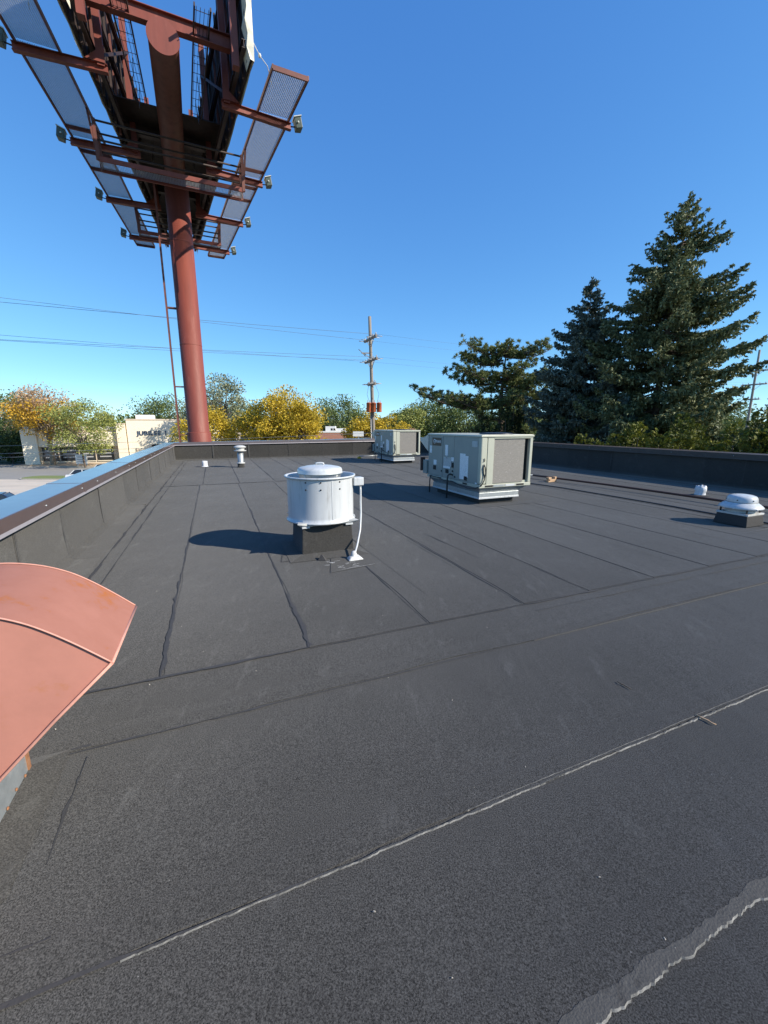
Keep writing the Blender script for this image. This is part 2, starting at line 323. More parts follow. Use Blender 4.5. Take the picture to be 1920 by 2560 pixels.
M['l_orange'] = leafmat('orange_autumn_leaves', [(0, (.26, .17, .03)), (.45, (.54, .33, .035)), (1, (.72, .46, .06))], noise=.5, nscale=.3, trans=.3)
M['l_pink'] = leafmat('pinkish_dry_leaves', [(0, (.30, .17, .09)), (.5, (.50, .33, .19)), (1, (.62, .46, .30))], noise=.4, nscale=.5, trans=.3)
M['l_green'] = leafmat('mid_green_leaves', [(0, (0.053, 0.083, 0.024)), (.5, (0.128, 0.173, 0.051)), (1, (0.255, 0.285, 0.105))], noise=.4, nscale=.3, trans=.2)
M['l_lgreen'] = leafmat('light_green_leaves', [(0, (0.116, 0.145, 0.036)), (.5, (0.275, 0.304, 0.080)), (1, (0.478, 0.478, 0.160))], noise=.4, nscale=.35, trans=.25)
M['l_greygreen'] = leafmat('grey_green_leaves', [(0, (0.112, 0.128, 0.068)), (.5, (0.240, 0.255, 0.143)), (1, (0.435, 0.435, 0.270))], noise=.4, nscale=.3, trans=.2)
M['l_dark'] = leafmat('dark_green_leaves', [(0, (0.021, 0.039, 0.012)), (.5, (0.055, 0.086, 0.023)), (1, (0.111, 0.150, 0.046))], noise=.4, nscale=.4, trans=.15)
GZ = -5.0

# ------------------------------------------------------------------ ground and street
def sheet(name, x0, x1, y0, y1, z, mat, kind='structure'):
    mb = MB(); mb.add([(x0,y0,z),(x1,y0,z),(x1,y1,z),(x0,y1,z)], [(0,1,2,3)])
    return tag(mb.build(name, mat), kind=kind)
sheet('ground', -900, 900, -500, 1300, GZ, M['ground'])
sheet('road', -140, 80, 38.5, 51.6, GZ + .004, M['concrete'])
sheet('parking_lot', -140, -18, 51.6, 74, GZ + .004, M['asphalt'])
sheet('driveway', -90, -24, 12, 38.5, GZ + .004, M['asphalt'])
for (y, h) in ((42.9, .12), (47.6, .1)):
    sheet('road_marking', -120, 40, y, y + h, GZ + .008, M['linewhite'])
# kerbed grass island and gravel bed
def rounded(x0, x1, y0, y1, r, n=6):
    pts = []
    for cx, cy, a0 in ((x1-r, y0+r, -90), (x1-r, y1-r, 0), (x0+r, y1-r, 90), (x0+r, y0+r, 180)):
        for k in range(n+1):
            a = R(a0 + 90*k/n); pts.append((cx + r*math.cos(a), cy + r*math.sin(a)))
    return pts
isl = tag(MB().prism(rounded(-46.7, -24, 51.2, 54.6, 1.2), 'z', GZ, GZ+.13).build('kerb', M['kerb']), kind='structure')
MB().prism(rounded(-46.5, -24.2, 51.4, 54.4, 1.05), 'z', GZ+.05, GZ+.16).build('lawn', M['lawn'], isl)
bed = tag(MB().prism(rounded(-62.0, -24, 67.2, 73.5, 1.2), 'z', GZ, GZ+.13).build('pavement', M['kerb']), kind='structure')
MB().prism(rounded(-61.8, -24.2, 67.4, 73.3, 1.1), 'z', GZ+.05, GZ+.17).build('gravel_bed', M['mulch'], bed)

# ------------------------------------------------------------------ roof deck with cap sheets
U0, U1, V0, V1 = -5.0, 22.35, -1.80, 13.0
roof = MB().box(V0-.3, V1+.3, U0, U1+.3, -.40, -.02).build('roof', M['bleed'])
roof.rotation_euler = (0, 0, ROT); tag(roof, kind='structure')
base = MB().box(V0-.28, V1+.28, U0+.02, U1+.28, GZ, -.41).build('building_base', M['wall_ext']); base.rotation_euler = (0, 0, ROT); tag(base, kind='structure')

def wander(n, amp, seed, k=.75):
    r = np.random.default_rng(seed); x = 0; out = []
    for i in range(n):
        x = x*k + r.normal()*amp; out.append(x)
    return out
def cap_sheet(along, a0, a1, p0, p1, seed, lip=.007, dz=0.0, parent=roof):
    """one roll of cap sheet; its lip edge is at p0 and it runs under the next one at p1; along = 'u' or 'v'"""
    n = max(8, int((a1-a0)/.22)); jt = wander(n+1, .006, seed); wv = wander(n+1, .0009, seed+5)
    vs = []; fs = []
    for i in range(n+1):
        a = a0 + (a1-a0)*i/n
        cs = [(p0+jt[i], dz-.012), (p0+jt[i], dz+lip), (p0+.10, dz+lip+wv[i]), (p0+.17, dz+lip*.45+wv[i]), (p1+.05, dz+.0)]
        for (p, z) in cs: vs.append((a, p, z) if along == 'v' else (p, a, z))
    for i in range(n):
        for k in range(4): fs.append((i*5+k, i*5+k+1, (i+1)*5+k+1, (i+1)*5+k))
    return MB().add(vs, fs).build('membrane_sheet', M['roof'], parent)
def bead(along, a0, a1, p, w, seed, z, mat, amp=.012, step=.06, name='seam_bead', parent=roof, drift=0.0):
    """irregular strip of bitumen squeezed out along a lap"""
    n = max(6, int((a1-a0)/step)); l = wander(n+1, amp, seed, .8); r = wander(n+1, amp, seed+9, .8); vs = []; fs = []
    for i in range(n+1):
        a = a0 + (a1-a0)*i/n; t = i/n; pp = p + drift*t
        lo = pp - max(.002, w*.5 + l[i]); hi = pp + max(.002, w*.5 + r[i])
        for q in (lo, hi): vs.append((a, q, z) if along == 'v' else (q, a, z))
    for i in range(n): fs.append((i*2, i*2+1, i*2+3, i*2+2))
    return MB().add(vs, fs).build(name, mat, parent)

# cross sheets in the foreground (run to the right); each lip faces the camera
us = [-5.0, -3.9, -2.9, -1.9, -.95, -.32, .56, 1.22, 2.27, 2.82]
for i in range(len(us)-1):
    cap_sheet('v', V0, V1, us[i], us[i+1], 100+i, dz=.0)
# long sheets (run away along the left parapet), two lengths joined at a cross lap
vsm = [-1.80, -1.38, -.44, .56, 1.58, 2.60, 3.42, 4.40, 5.38, 6.36, 7.34, 8.32, 9.30, 10.28, 11.26, 12.24, 13.0]
for i in range(len(vsm)-1):
    cap_sheet('u', 2.82, 12.75, vsm[i], vsm[i+1], 200+i, dz=.006, lip=.0032)
    cap_sheet('u', 12.62, U1, vsm[i] + (.0 if i in (0, 1) else .07), vsm[i+1] + .07, 240+i, dz=.009, lip=.0035)
# laps: squeezed-out bitumen, worn strips, edges pale as if sunlit
zb = .0108
def lap(a0, a1, p, w, seed, z0, h, amp, edge='bleed_edge', step=.010, fade=1.2):
    """exposed ragged edge of a cross lap: a chamfer facing the camera and a worn strip behind it"""
    n = int((a1-a0)/step); c1 = wander(n+1, amp*.34, seed, .92); c2 = wander(n+1, amp*.42, seed+3, .4); c3 = wander(n+1, amp*.45, seed+6, .9)
    e = []; f_ = []; st_ = []
    for i in range(n+1):
        a = a0 + (a1-a0)*i/n; j = c1[i] + c2[i]; cw = min(1, .06 + (a-a0)/fade)*h*(.35 + .75*abs(math.sin(i*.17+seed)*math.sin(i*.059+1)))
        e += [(a, p+j-.001, z0-.004), (a, p+j+cw*.5, z0+h)]; st_ += [(a, p+j+cw*.5, z0+h), (a, p+w+c3[i], z0+h*.85)]
    f_ = [(2*i, 2*i+1, 2*i+3, 2*i+2) for i in range(n)]
    MB().add(e, f_).build('lap_edge', M[edge], roof); MB().add(st_, f_).build('lap_strip', M['bleed_grey'], roof)
bead('u', 2.83, 12.6, -.450, .012, 1, zb, M['bleed'], .005, .09)
bead('u', 2.90, 4.7, -.452, .022, 2, zb+.001, M['bleed'], .008, .05)
bead('u', 2.83, 12.6, .552, .010, 3, zb, M['bleed'], .004, .09, drift=.03)
bead('u', 2.84, 3.9, .562, .022, 4, zb+.001, M['bleed'], .009, .05)
for k, (v, w) in enumerate(((1.57, .006), (2.59, .008), (3.41, .006))): bead('u', 2.83, 12.6, v, w, 5+k, zb, M['bleed'], .003, .1)
for k, v in enumerate(vsm[7:-1]): bead('u', 2.83, 12.6, v-.004, .004, 20+k, zb, M['bleed'] if k % 3 else M['bleed_grey'], .003, .12)
for k, v in enumerate(vsm[2:-1]): bead('u', 12.8, U1-.35, v+.065, .014, 40+k, zb+.004, M['bleed'], .005, .14)
bead('v', V0+.4, V1-1, 12.605, .018, 60, .0150, M['bleed'], .007, .12)
bead('u', 2.9, 21.5, -1.385, .018, 61, zb+.004, M['bleed'], .008, .1)
bead('u', 4.9, 21.5, -1.22, .012, 62, zb+.004, M['bleed'], .006, .1)
bead('v', -1.5, .56, 2.818, .016, 63, zb, M['bleed'], .004, .05)
bead('v', .56, 9.0, 2.80, .006, 64, zb, M['bleed'], .003, .06)
bead('v', 2.6, V1-.5, 2.66, .006, 65, .0088, M['bleed_grey'], .003, .08)
bead('v', -.86, .7, 2.265, .008, 66, .0088, M['bleed'], .003, .04)
bead('v', .7, 9.0, 2.262, .005, 67, .0088, M['bleed'], .002, .05)
lap(2.2, 10.0, 2.250, .006, 68, .005, .0030, .0016, 'bleed_grey', fade=4.0)
bead('v', -1.2, .25, 1.212, .004, 69, .0085, M['bleed'], .002, .03)
lap(-.4, 8.0, 1.207, .007, 70, .003, .0046, .0024, fade=2.6)
lap(.9, 8.0, 1.226, .004, 72, .005, .0035, .0012)
lap(.30, 7.0, .532, .044, 73, .002, .0070, .0050, fade=.3)
bead('u', 1.65, 2.22, -.72, .005, 75, .0040, M['bleed'], .004, .03)
bead('v', -1.02, -.72, 2.30, .010, 76, .0088, M['bleed'], .006, .02)
bead('v', -.95, -.62, 1.36, .004, 77, .0088, M['bleed'], .003, .02)
bead('v', -1.2, -.8, 1.50, .006, 78, .0088, M['bleed'], .005, .02)
# faint wrinkles in the long sheets
for k in range(16):
    v = 1.9 + k*.62 + random.uniform(-.15, .15); u = random.uniform(3.0, 5.5)
    bead('u', u, u + random.uniform(1.2, 3.2), v, .003, 300+k, zb+.002, M['bleed_grey'] if k % 2 else M['bleed'], .0025, .1, name='wrinkle', drift=random.uniform(-.08, .08))

# ------------------------------------------------------------------ parapets: core, flashing panels, coping pieces
def parapet(name, label, origin, length, ztop0, ztop1, joints, coping_joints, seed, cop='coping'):
    """local x along the wall, local y away from the roof (outwards); roof side at y = 0"""
    t = thing(name, origin[0], origin[1], label, 'parapet')
    zt = lambda x: ztop0 + (ztop1-ztop0)*x/length
    MB().hexa([(0,.02,-.5),(length,.02,-.5),(length,.30,-.5),(0,.30,-.5)], [(0,.02,ztop0-.11),(length,.02,ztop1-.11),(length,.30,ztop1-.11),(0,.30,ztop0-.11)]).build('wall_core', M['wall_ext'], t)
    js = [0] + list(joints) + [length]
    for i in range(len(js)-1):
        a, b = js[i]-.006, js[i+1]+.05 if i < len(js)-2 else js[i+1]
        rr = random.Random(seed+i); th = .008 + .006*(i % 2) + rr.uniform(0, .003)
        jl = wander(7, .006, seed*3+i)
        # profile going up: toe on the roof, cant, wall
        prof = [(-.34 - rr.uniform(0, .04), .018), (-.10, .026), (-.05, .048), (-th-.008, .10), (-th, .40), (-th, 1.0)]
        vs = []; fs = []
        for k, (y, z) in enumerate(prof):
            for j in range(4):
                x = a + (b-a)*j/3 + (jl[k] if j == 0 else 0)
                zz = min(z, zt(x)-.105) if k < 5 else zt(x)-.105
                vs.append((x, y + (rr.uniform(-.004, .004) if 1 < k < 5 else 0), zz + (rr.uniform(-.002, .002) if k < 2 else 0)))
        # give the left edge a visible thickness
        for k, (y, z) in enumerate(prof):
            vs.append((a + jl[k], y + .016, vs[k*4][2] - (.012 if k < 3 else 0)))
        n4 = len(prof)*4
        for k in range(len(prof)-1):
            for j in range(3): fs.append((k*4+j, k*4+j+1, (k+1)*4+j+1, (k+1)*4+j))
            fs.append((k*4, (k+1)*4, n4+k+1, n4+k))
        MB().add(vs, fs).build('flashing_panel', M['flash'], t)
        if i:
            mb = MB(); l = wander(9, .004, seed*7+i)
            for k in range(9): 
                z = .10 + (zt(a)-.24)*k/8; w = .004 + abs(l[k])
                y = -.03 if z > .35 else -.03 - (.35-z)*.16
                mb.v += [(a-w-.002, y, z), (a+w*.6-.002, y, z)]
            mb.f = [(2*k, 2*k+1, 2*k+3, 2*k+2) for k in range(8)]; mb.sm = [False]*8
            mb.build('joint_mastic', M['bleed'], t)
    cj = [0] + list(coping_joints) + [length]
    for i in range(len(cj)-1):
        a, b = cj[i] + (.0015 if i else 0), cj[i+1] - .0015
        za, zb_ = zt(a), zt(b)
        def ring(x, z): return [(x, -.075, z-.125), (x, -.066, z-.004), (x, -.058, z), (x, .335, z+.012), (x, .342, z+.006), (x, .345, z-.11), (x, .338, z-.11), (x, .330, z-.003), (x, -.056, z-.014), (x, -.066, z-.125)]
        ra, rb = ring(a, za), ring(b, zb_); n = len(ra)
        fs = [(k, (k+1) % n, n+(k+1) % n, n+k) for k in range(n)] + [tuple(range(n))[::-1], tuple(range(n, 2*n))]
        MB().add(ra+rb, fs).build('coping_piece', M[cop], t)
        MB().hexa([(a,-.084,za-.152),(b,-.084,zb_-.152),(b,-.070,zb_-.152),(a,-.070,za-.152)], [(a,-.0755,za-.121),(b,-.0755,zb_-.121),(b,-.070,zb_-.121),(a,-.070,za-.121)]).build('drip_edge', M['drip'] if cop == 'coping' else M[cop], t)
        if i:   # standing joint cover
            MB().hexa([(a-.05,-.0790,za-.126),(a+.05,-.0790,za-.126),(a+.05,.348,za-.01),(a-.05,.348,za-.01)], [(a-.05,-.068,za+.002),(a+.05,-.068,za+.002),(a+.05,.345,za+.0155),(a-.05,.345,za+.0155)]).build('joint_cover', M[cop], t)
        k = a + .7
        while k < b:
            o = MB().lathe([(.0, .010), (.006, .008), (.010, .0)], 8).build('fastener', M['galv'], t)
            o.location = (k, -.0715, zt(k)-.062); o.rotation_euler = (R(90), 0, 0); k += 1.35
    return t
# left: local x = towards far (u), y = outwards (-v)
L = U1 - U0
parapet('parapet_wall', 'lit charcoal parapet with sky-reflecting brown coping along the left roof edge', (W(U0, V0), ROT + R(90)), L, .87, .87,
        [1.0, 2.0, 3.0, 4.0, 5.0, 6.0, 7.1, 8.4, 9.7, 10.95, 12.8, 14.8, 16.4, 17.6, 18.7, 19.8, 20.9, 21.9, 22.8, 23.7, 24.6, 25.5, 26.4],
        [1.35, 4.85, 8.35, 11.88, 15.4, 18.93, 22.4, 25.3], 11)
# far: local x runs along -v .. looking outward = +u ; local y = +u
parapet('parapet_wall', 'far lit parapet of dark flashing panels at the foot of the billboard pole', (W(U1, V0), ROT), V1-V0, .87, .955,
        [1.75, 2.7, 3.45, 4.5, 5.5, 6.3, 7.35, 8.2, 9.1, 10.0, 11.0, 12.0, 13.0, 14.0], [1.78, 3.45, 6.6, 9.7, 12.8], 47)
far_wall = bpy.data.objects['parapet_wall.001']
for x_ in (1.75, 3.45):
    MB().hexa([(x_-.035,-.05,.05),(x_+.035,-.05,.05),(x_+.035,-.015,.05),(x_-.035,-.015,.05)], [(x_-.03,-.03,.745),(x_+.03,-.03,.745),(x_+.03,-.012,.745),(x_-.03,-.012,.745)]).build('joint_batten', M['bleed_grey'], far_wall)
# right: local x along -u, y outwards (+v)
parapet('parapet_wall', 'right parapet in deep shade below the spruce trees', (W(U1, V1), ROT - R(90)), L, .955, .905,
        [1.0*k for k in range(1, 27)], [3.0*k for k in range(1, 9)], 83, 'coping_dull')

# ------------------------------------------------------------------ upblast exhaust fan in the middle of the roof
FU, FV = 5.325, 1.275
t = thing('upblast_exhaust_fan', W(FU, FV), ROT, 'tall white drum exhaust fan with domed cap on a dark curb, nearest in the centre', 'exhaust fan')
MB().hexa([(-.345,-.345,.012),(.345,-.345,.012),(.345,.345,.012),(-.345,.345,.012)], [(-.325,-.325,.404),(.325,-.325,.404),(.325,.325,.404),(-.325,.325,.404)]).build('curb', M['flash'], t, bevel=.012)
MB().hexa([(-.52,-.50,.012),(.50,-.52,.012),(.50,.48,.012),(-.50,.48,.012)], [(-.35,-.35,.05),(.35,-.35,.05),(.35,.35,.05),(-.35,.35,.05)]).build('curb_flashing', M['flash'], t)
MB().box(-.34,.34,-.34,.34,.405,.427).build('curb_cap', M['white2'], t, bevel=.004)
for sx in (-1, 1):
    for sy in (-1, 1):
        o = MB().add([(sx*.20,sy*.345,.405),(sx*.345,sy*.345,.405),(sx*.345,sy*.20,.405),(sx*.20,sy*.345,.455),(sx*.40,sy*.40,.455),(sx*.345,sy*.20,.455)], [(0,1,4,3),(1,2,5,4),(3,4,5)]).build('mounting_bracket', M['white2'], t)
        MB().box(sx*.285-.05, sx*.285+.05, sy*.349-.004, sy*.349+.004, .385, .45).build('bracket_plate', M['white'], t, bevel=.003)
MB().lathe([(.40,.432),(.455,.434),(.460,.442),(.455,.452),(.437,.458),(.435,.50),(.435,.985),(.437,.992),(.452,.996),(.464,1.004),(.468,1.014),(.464,1.022),(.452,1.024),(.436,1.016),(.425,1.0),(.422,.70),(.0,.70)], 72).build('drum', M['white'], t)
MB().lathe([(.30,.428),(.455,.431)], 48).build('drum_floor', M['white2'], t)
MB().lathe([(.0,.905),(.40,.90),(.418,.885)], 48).build('damper', M['galv_in'], t)
dm = MB().lathe([(.25,.93),(.285,1.035),(.297,1.037),(.300,1.045),(.296,1.052),(.294,1.085),(.286,1.106),(.262,1.120),(.17,1.138),(.07,1.150),(.0,1.151)], 64).build('motor_dome', M['white'], t)
MB().lathe([(.292,1.036),(.301,1.040),(.301,1.047),(.292,1.050)], 64).build('dome_rim', M['galv_in'], dm)
hd = MB().tube([(-.052,0,1.148),(-.048,0,1.168),(-.03,0,1.172),(.03,0,1.172),(.048,0,1.168),(.052,0,1.148)], .012, 8).build('handle', M['white'], dm); hd.rotation_euler = (0,0,R(-22))
for k in range(4):
    a = R(35 + 90*k); MB().tube([(.24*math.cos(a), .24*math.sin(a), .96), (.29*math.cos(a), .29*math.sin(a), 1.03)], .012, 6).build('dome_strut', M['white2'], t)
for a in (-128, -103, -70): # fasteners in two rows on the side facing the camera
    for z in (.965, .875):
        o = MB().lathe([(0,.012),(.008,.010),(.011,0)], 8).build('bolt', M['dark'], t)
        o.location = (.434*math.cos(R(a)), .434*math.sin(R(a)), z); o.rotation_euler = (R(90), 0, R(a+90))
sm = MB(); 
for k in range(9):
    z = .487 + (.984-.487)*k/8
    for da in (-1.1, 1.1): sm.v.append((.4385*math.cos(R(-84+da)), .4385*math.sin(R(-84+da)), z))
sm.f = [(2*k,2*k+1,2*k+3,2*k+2) for k in range(8)]; sm.sm = [True]*8; sm.build('drum_seam', M['white'], t)
MB().box(.395,.535,-.235,-.12,.875,.985).build('junction_box', M['white'], t, bevel=.012)
MB().tube([(.50,-.18,.875),(.502,-.19,.80),(.495,-.205,.66),(.485,-.24,.50),(.44,-.33,.30),(.35,-.47,.14),(.27,-.60,.06),(.25,-.63,.03)], .0125, 10).build('conduit', M['white'], t)
MB().hexa([(.15,-.73,.012),(.36,-.72,.012),(.35,-.57,.012),(.16,-.57,.012)], [(.19,-.69,.05),(.32,-.69,.045),(.31,-.61,.06),(.20,-.61,.055)]).build('pipe_boot', M['seal'], t, bevel=.015)
MB().lathe([(.045,.03),(.038,.075),(.022,.11),(.0,.11)], 14, (.25,-.63,0)).build('boot_collar', M['seal'], t)
pt = MB().add([(-.16,-1.02,.0115),(.43,-.93,.0115),(.50,-.50,.0115),(-.02,-.52,.0115)], [(0,1,2,3)]).build('membrane_patch', M['flash'], roof); pt.location = (FV, FU, 0)
o = bead('v', FV-.1, FV+.42, FU-.98, .008, 91, .0130, M['bleed_edge'], .004, .02, drift=.07)
for k in range(14):
    a = random.uniform(0, 6.28); l = random.uniform(.04, .14); x = FV + random.uniform(-.16, .20); y = FU - random.uniform(.62, .92)
    bead('v', x, x+l, y, .004, 500+k, .0132+.0002*k, M['seal'], .003, .015, name='sealant_smear', drift=random.uniform(-.05, .05))
tag(MB().hexa([(-.05,-.03,0),(.05,-.04,0),(.05,.03,0),(-.04,.04,0)], [(-.02,-.01,.06),(.0,-.01,.07),(.01,.0,.06),(-.01,.01,.065)]).build('rubble_scrap', M['bleed']), 'small black scrap of bitumen lying before the drum fan curb', 'scrap').location = W(FU-.52, FV-.13, .010)
bead('u', FU-.42, FU+.05, FV-.62, .008, 95, .0125, M['bleed'], .003, .03, drift=.10)
bead('v', FV-.62, FV-.30, FU-.42, .007, 96, .0125, M['bleed'], .003, .03)

# ------------------------------------------------------------------ packaged rooftop units
def rooftop_unit(u, v, label, detail):
    """local origin at the near-left bottom corner of the unit; x = v, y = u"""
    t = thing('rooftop_unit', W(u, v), ROT, label, 'rooftop unit', 'packaged rooftop units')
    WX, LY, Z0, Z1 = 1.33, 2.25, .42, 1.47
    MB().box(.16, 1.05, .20, 2.00, .012, .15).build('curb', M['flash'], t, bevel=.01)
    ad = MB()
    ad.hexa([(.10,.12,.27),(1.08,.12,.27),(1.08,2.05,.27),(.10,2.05,.27)], [(.03,.04,.385),(1.30,.04,.385),(1.30,2.20,.385),(.03,2.20,.385)])
    ad.build('curb_adapter', M['galv'], t)
    MB().box(.075,1.105,.095,2.075,.15,.268).build('adapter_band', M['galv'], t, bevel=.004)
    MB().box(.068,1.112,.088,2.082,.135,.172).build('adapter_skirt', M['white'], t, bevel=.004)
    br = MB().box(.0, WX, .0, LY, .387, .455).build('base_rail', M['rtu2'], t, bevel=.004)
    for x0, x1 in ((.14,.34),(.95,1.15)): MB().box(x0,x1,-.004,.02,.402,.438).build('fork_slot', M['dark'], br)
    for y0, y1 in ((.45,.62),(1.55,1.72)): MB().box(-.004,.02,y0,y1,.402,.438).build('fork_slot', M['dark'], br)
    MB().box(.36,.62,-.006,.0,.400,.440).build('rail_plate', M['galv'], br); MB().box(.66,.90,-.006,.0,.400,.440).build('rail_plate', M['white'], br)
    MB().box(.022, WX-.03, .75, LY-.01, .456, 1.435).build('cabinet', M['rtu'], t, bevel=.006)
    # long side panels, each slightly proud
    for i, (y0, y1) in enumerate(((.06,1.02),(1.03,1.52),(1.53,2.20))):
        MB().box(.006 + .003*(i % 2), .04, y0, y1, .46, 1.432).build('side_panel', M['rtu'], t, bevel=.006)
    # near end: rounded corner post, filler panel, coil, gap, right post
    MB().box(.004,.17,.006,.11,.456,1.438).build('corner_post', M['rtu2'], t, bevel=.035, seg=4)
    MB().box(.172,.33,.008,.05,.456,1.438).build('end_panel', M['rtu2'], t, bevel=.004)
    MB().box(WX-.075,WX,.006,.09,.456,1.438).build('corner_post', M['rtu2'], t, bevel=.012)
    MB().box(.335,WX-.08,.05,.07,.456,.50).build('coil_sill', M['rtu2'], t)
    coil = MB().box(.335,1.135,.035,.10,.47,1.395).build('condenser_coil', M['coil'], t)
    for k in range(46):
        z = .478 + k*.02
        MB().box(.337,1.133,.0285,.0345,z,z+.0085).build('fin', M['coil'], coil)
    MB().box(.30,WX-.04,.12,.74,.456,1.43).build('coil_chamber', M['dark'], t)
    MB().box(1.14,1.20,.09,.115,.456,1.43).build('coil_header', M['dark'], t)
    MB().box(.33,WX-.02,.004,.05,1.397,1.438).build('coil_hood', M['rtu2'], t)
    tp = MB().prism([(-.012,1.425),(-.012,1.455),(.0,1.468),(.06,1.474),(WX-.06,1.474),(WX,1.468),(WX+.012,1.455),(WX+.012,1.425)], 'y', -.014, LY+.01).build('top_cover', M['rtu2'], t, bevel=.01)
    MB().lathe([(.36,1.475),(.36,1.492),(.34,1.50),(.20,1.512),(.0,1.515)], 40, (.72,.48,0)).build('fan_guard', M['black'], tp)
    # far end: economiser hood and small side shelf
    MB().prism([(2.26,1.44),(2.70,1.32),(2.72,1.28),(2.26,1.02)], 'x', .02, 1.10).build('economiser_hood', M['galv'], t)
    MB().box(-.02,.30,2.26,2.46,.46,.80).build('gas_valve_box', M['rtu'], t, bevel=.006)
    MB().box(-.06,.05,2.47,2.53,.52,.86).build('gas_pipe_riser', M['copper'], t)
    # plates, stickers and openings on the long side
    def st(y0, y1, z0, z1, mat, name='sticker', d=.004): return MB().box(-d+.004, .0085, y0, y1, z0, z1).build(name, M[mat], t)
    lp = st(1.60, 2.02, 1.185, 1.375, 'plate', 'logo_plate', .006)
    circ = MB().lathe([(0,.002),(.055,.002),(.055,.0)], 28).build('emblem', M['ink'], lp); circ.location = (-.0025, 1.905, 1.283); circ.rotation_euler = (0, R(-90), 0)
    c2 = MB().lathe([(0,.002),(.036,.002),(.036,.0)], 24).build('emblem_core', M['plate'], lp); c2.location = (-.0046, 1.905, 1.283); c2.rotation_euler = (0, R(-90), 0)
    MB().box(-.0085,-.0066,1.875,1.935,1.277,1.289).build('emblem_bar', M['ink'], lp); MB().box(-.0085,-.0066,1.899,1.911,1.25,1.289).build('emblem_bar', M['ink'], lp)
    text_mesh('lettering', 'TRANE', .085, M['ink'], lp, (-.0042, 1.735, 1.283), (R(90), 0, R(-90)), .001, .002)
    st(1.28, 1.40, .98, 1.22, 'print'); st(1.30, 1.34, .90, .98, 'print2')
    st(1.12, 1.46, .735, .93, 'print2'); st(1.12, 1.46, .93, .945, 'rtu2', 'label_frame')
    st(1.17, 1.47, .68, .735, 'print'); st(.55, .76, .50, 1.06, 'print'); st(.44, .545, .56, 1.02, 'print')
    st(.13, .32, 1.22, 1.34, 'print2'); st(1.80, 1.94, .72, .84, 'print'); st(2.05, 2.14, 1.0, 1.18, 'print')
    st(.10, .16, .46, .49, 'print'); st(1.02, 1.13, .86, .95, 'print')
    for (y0, y1, z0, z1) in ((1.83,1.95,.60,.70),(1.24,1.36,.57,.66),(.47,.58,.49,.58),(1.03,1.10,.72,.83)):
        h = st(y0, y1, z0, z1, 'dark', 'hand_hole', .008)
    for (y, z) in ((1.06,.64),(1.06,.555),(1.55,.60),(.95,.52)):
        o = MB().lathe([(0,.012),(.018,.010),(.022,0)], 10).build('knockout', M['dark'], t); o.location = (.003, y, z); o.rotation_euler = (0, R(-90), 0)
    MB().tube([(.0,1.10,.565),(-.055,1.10,.565),(-.085,1.11,.535),(-.09,1.12,.44),(-.09,1.12,.02)], .020, 8).build('power_conduit', M['cable'], t)
    MB().tube([(-.01,2.02,.44),(-.04,2.02,.42),(-.05,2.02,.30),(-.05,2.02,.02)], .016, 8).build('drain_pipe', M['cable'], t)
    MB().tube([(-.012,2.1,.43),(-.018,1.7,.425),(-.02,1.4,.39),(-.02,1.0,.41),(-.02,.7,.36),(-.022,.4,.345),(-.02,.1,.375),(.03,-.02,.44),(.095,-.025,.55),(.125,-.025,.70),(.11,-.02,.82),(.09,-.02,.86)], .012, 8).build('whip_cable', M['cable'], t)
    MB().tube([(.09,-.012,.88),(.07,-.012,.80),(.085,-.012,.70),(.11,-.012,.60)], .010, 6).build('whip_cable', M['cable'], t)
    MB().tube([(.085,-.010,.93),(.10,-.010,.97),(.085,-.008,1.0)], .008, 6).build('latch', M['black'], t)
    return t
rooftop_unit(6.97, 5.0, 'larger near grey-green rooftop unit with black logo plate and lit brown coil', True)
rooftop_unit(16.45, 7.2, 'smaller far grey-green rooftop unit standing before the far parapet', False)
bead('v', 5.1, 6.9, 6.74, .010, 97, .0130, M['bleed_edge'], .004, .05)
ap = MB().add([(5.0,6.85,.0115),(6.75,6.85,.0115),(6.75,9.3,.0115),(5.0,9.3,.0115)], [(0,1,2,3)]).build('curb_apron', M['flash'], roof)

# ------------------------------------------------------------------ low exhaust fan on the right
EU, EV = 3.99, 8.22
t = thing('low_exhaust_fan', W(EU, EV), ROT, 'squat mushroom-capped white exhaust fan on black curb at the right edge', 'exhaust fan')
MB().hexa([(-.25,-.25,.012),(.25,-.25,.012),(.25,.25,.012),(-.25,.25,.012)], [(-.225,-.225,.19),(.225,-.225,.19),(.225,.225,.19),(-.225,.225,.19)]).build('curb', M['pitch'], t, bevel=.008)
MB().box(-.235,.235,-.235,.235,.192,.225).build('curb_cap', M['white2'], t, bevel=.005)
MB().lathe([(.205,.226),(.20,.275),(.195,.30),(.0,.30)], 40).build('throat', M['white2'], t)
for k in range(4):
    a = R(45+90*k); MB().bar((.27*math.cos(a), .27*math.sin(a), .19), (.27*math.cos(a), .27*math.sin(a), .31), .035, .012).build('support_leg', M['black'], t)
cap = MB().lathe([(.24,.285),(.285,.29),(.300,.300),(.302,.312),(.285,.335),(.25,.365),(.222,.385),(.212,.392),(.212,.40),(.21,.43),(.203,.465),(.185,.492),(.14,.510),(.07,.520),(.0,.522)], 64).build('mushroom_cap', M['white'], t)
MB().lathe([(.213,.384),(.2155,.390),(.2155,.396),(.213,.400)], 48).build('cap_groove', M['galv_in'], cap)
for k in range(6):
    a = R(10+60*k)
    o = MB().lathe([(0,.010),(.008,.008),(.010,0)], 8).build('bolt', M['dark'], cap); o.location = (.209*math.cos(a), .209*math.sin(a), .435); o.rotation_euler = (R(90), 0, a+R(90))
    MB().box(.297*math.cos(a)-.012,.297*math.cos(a)+.012,.297*math.sin(a)-.012,.297*math.sin(a)+.012,.293,.313).build('cap_lug', M['white2'], cap)
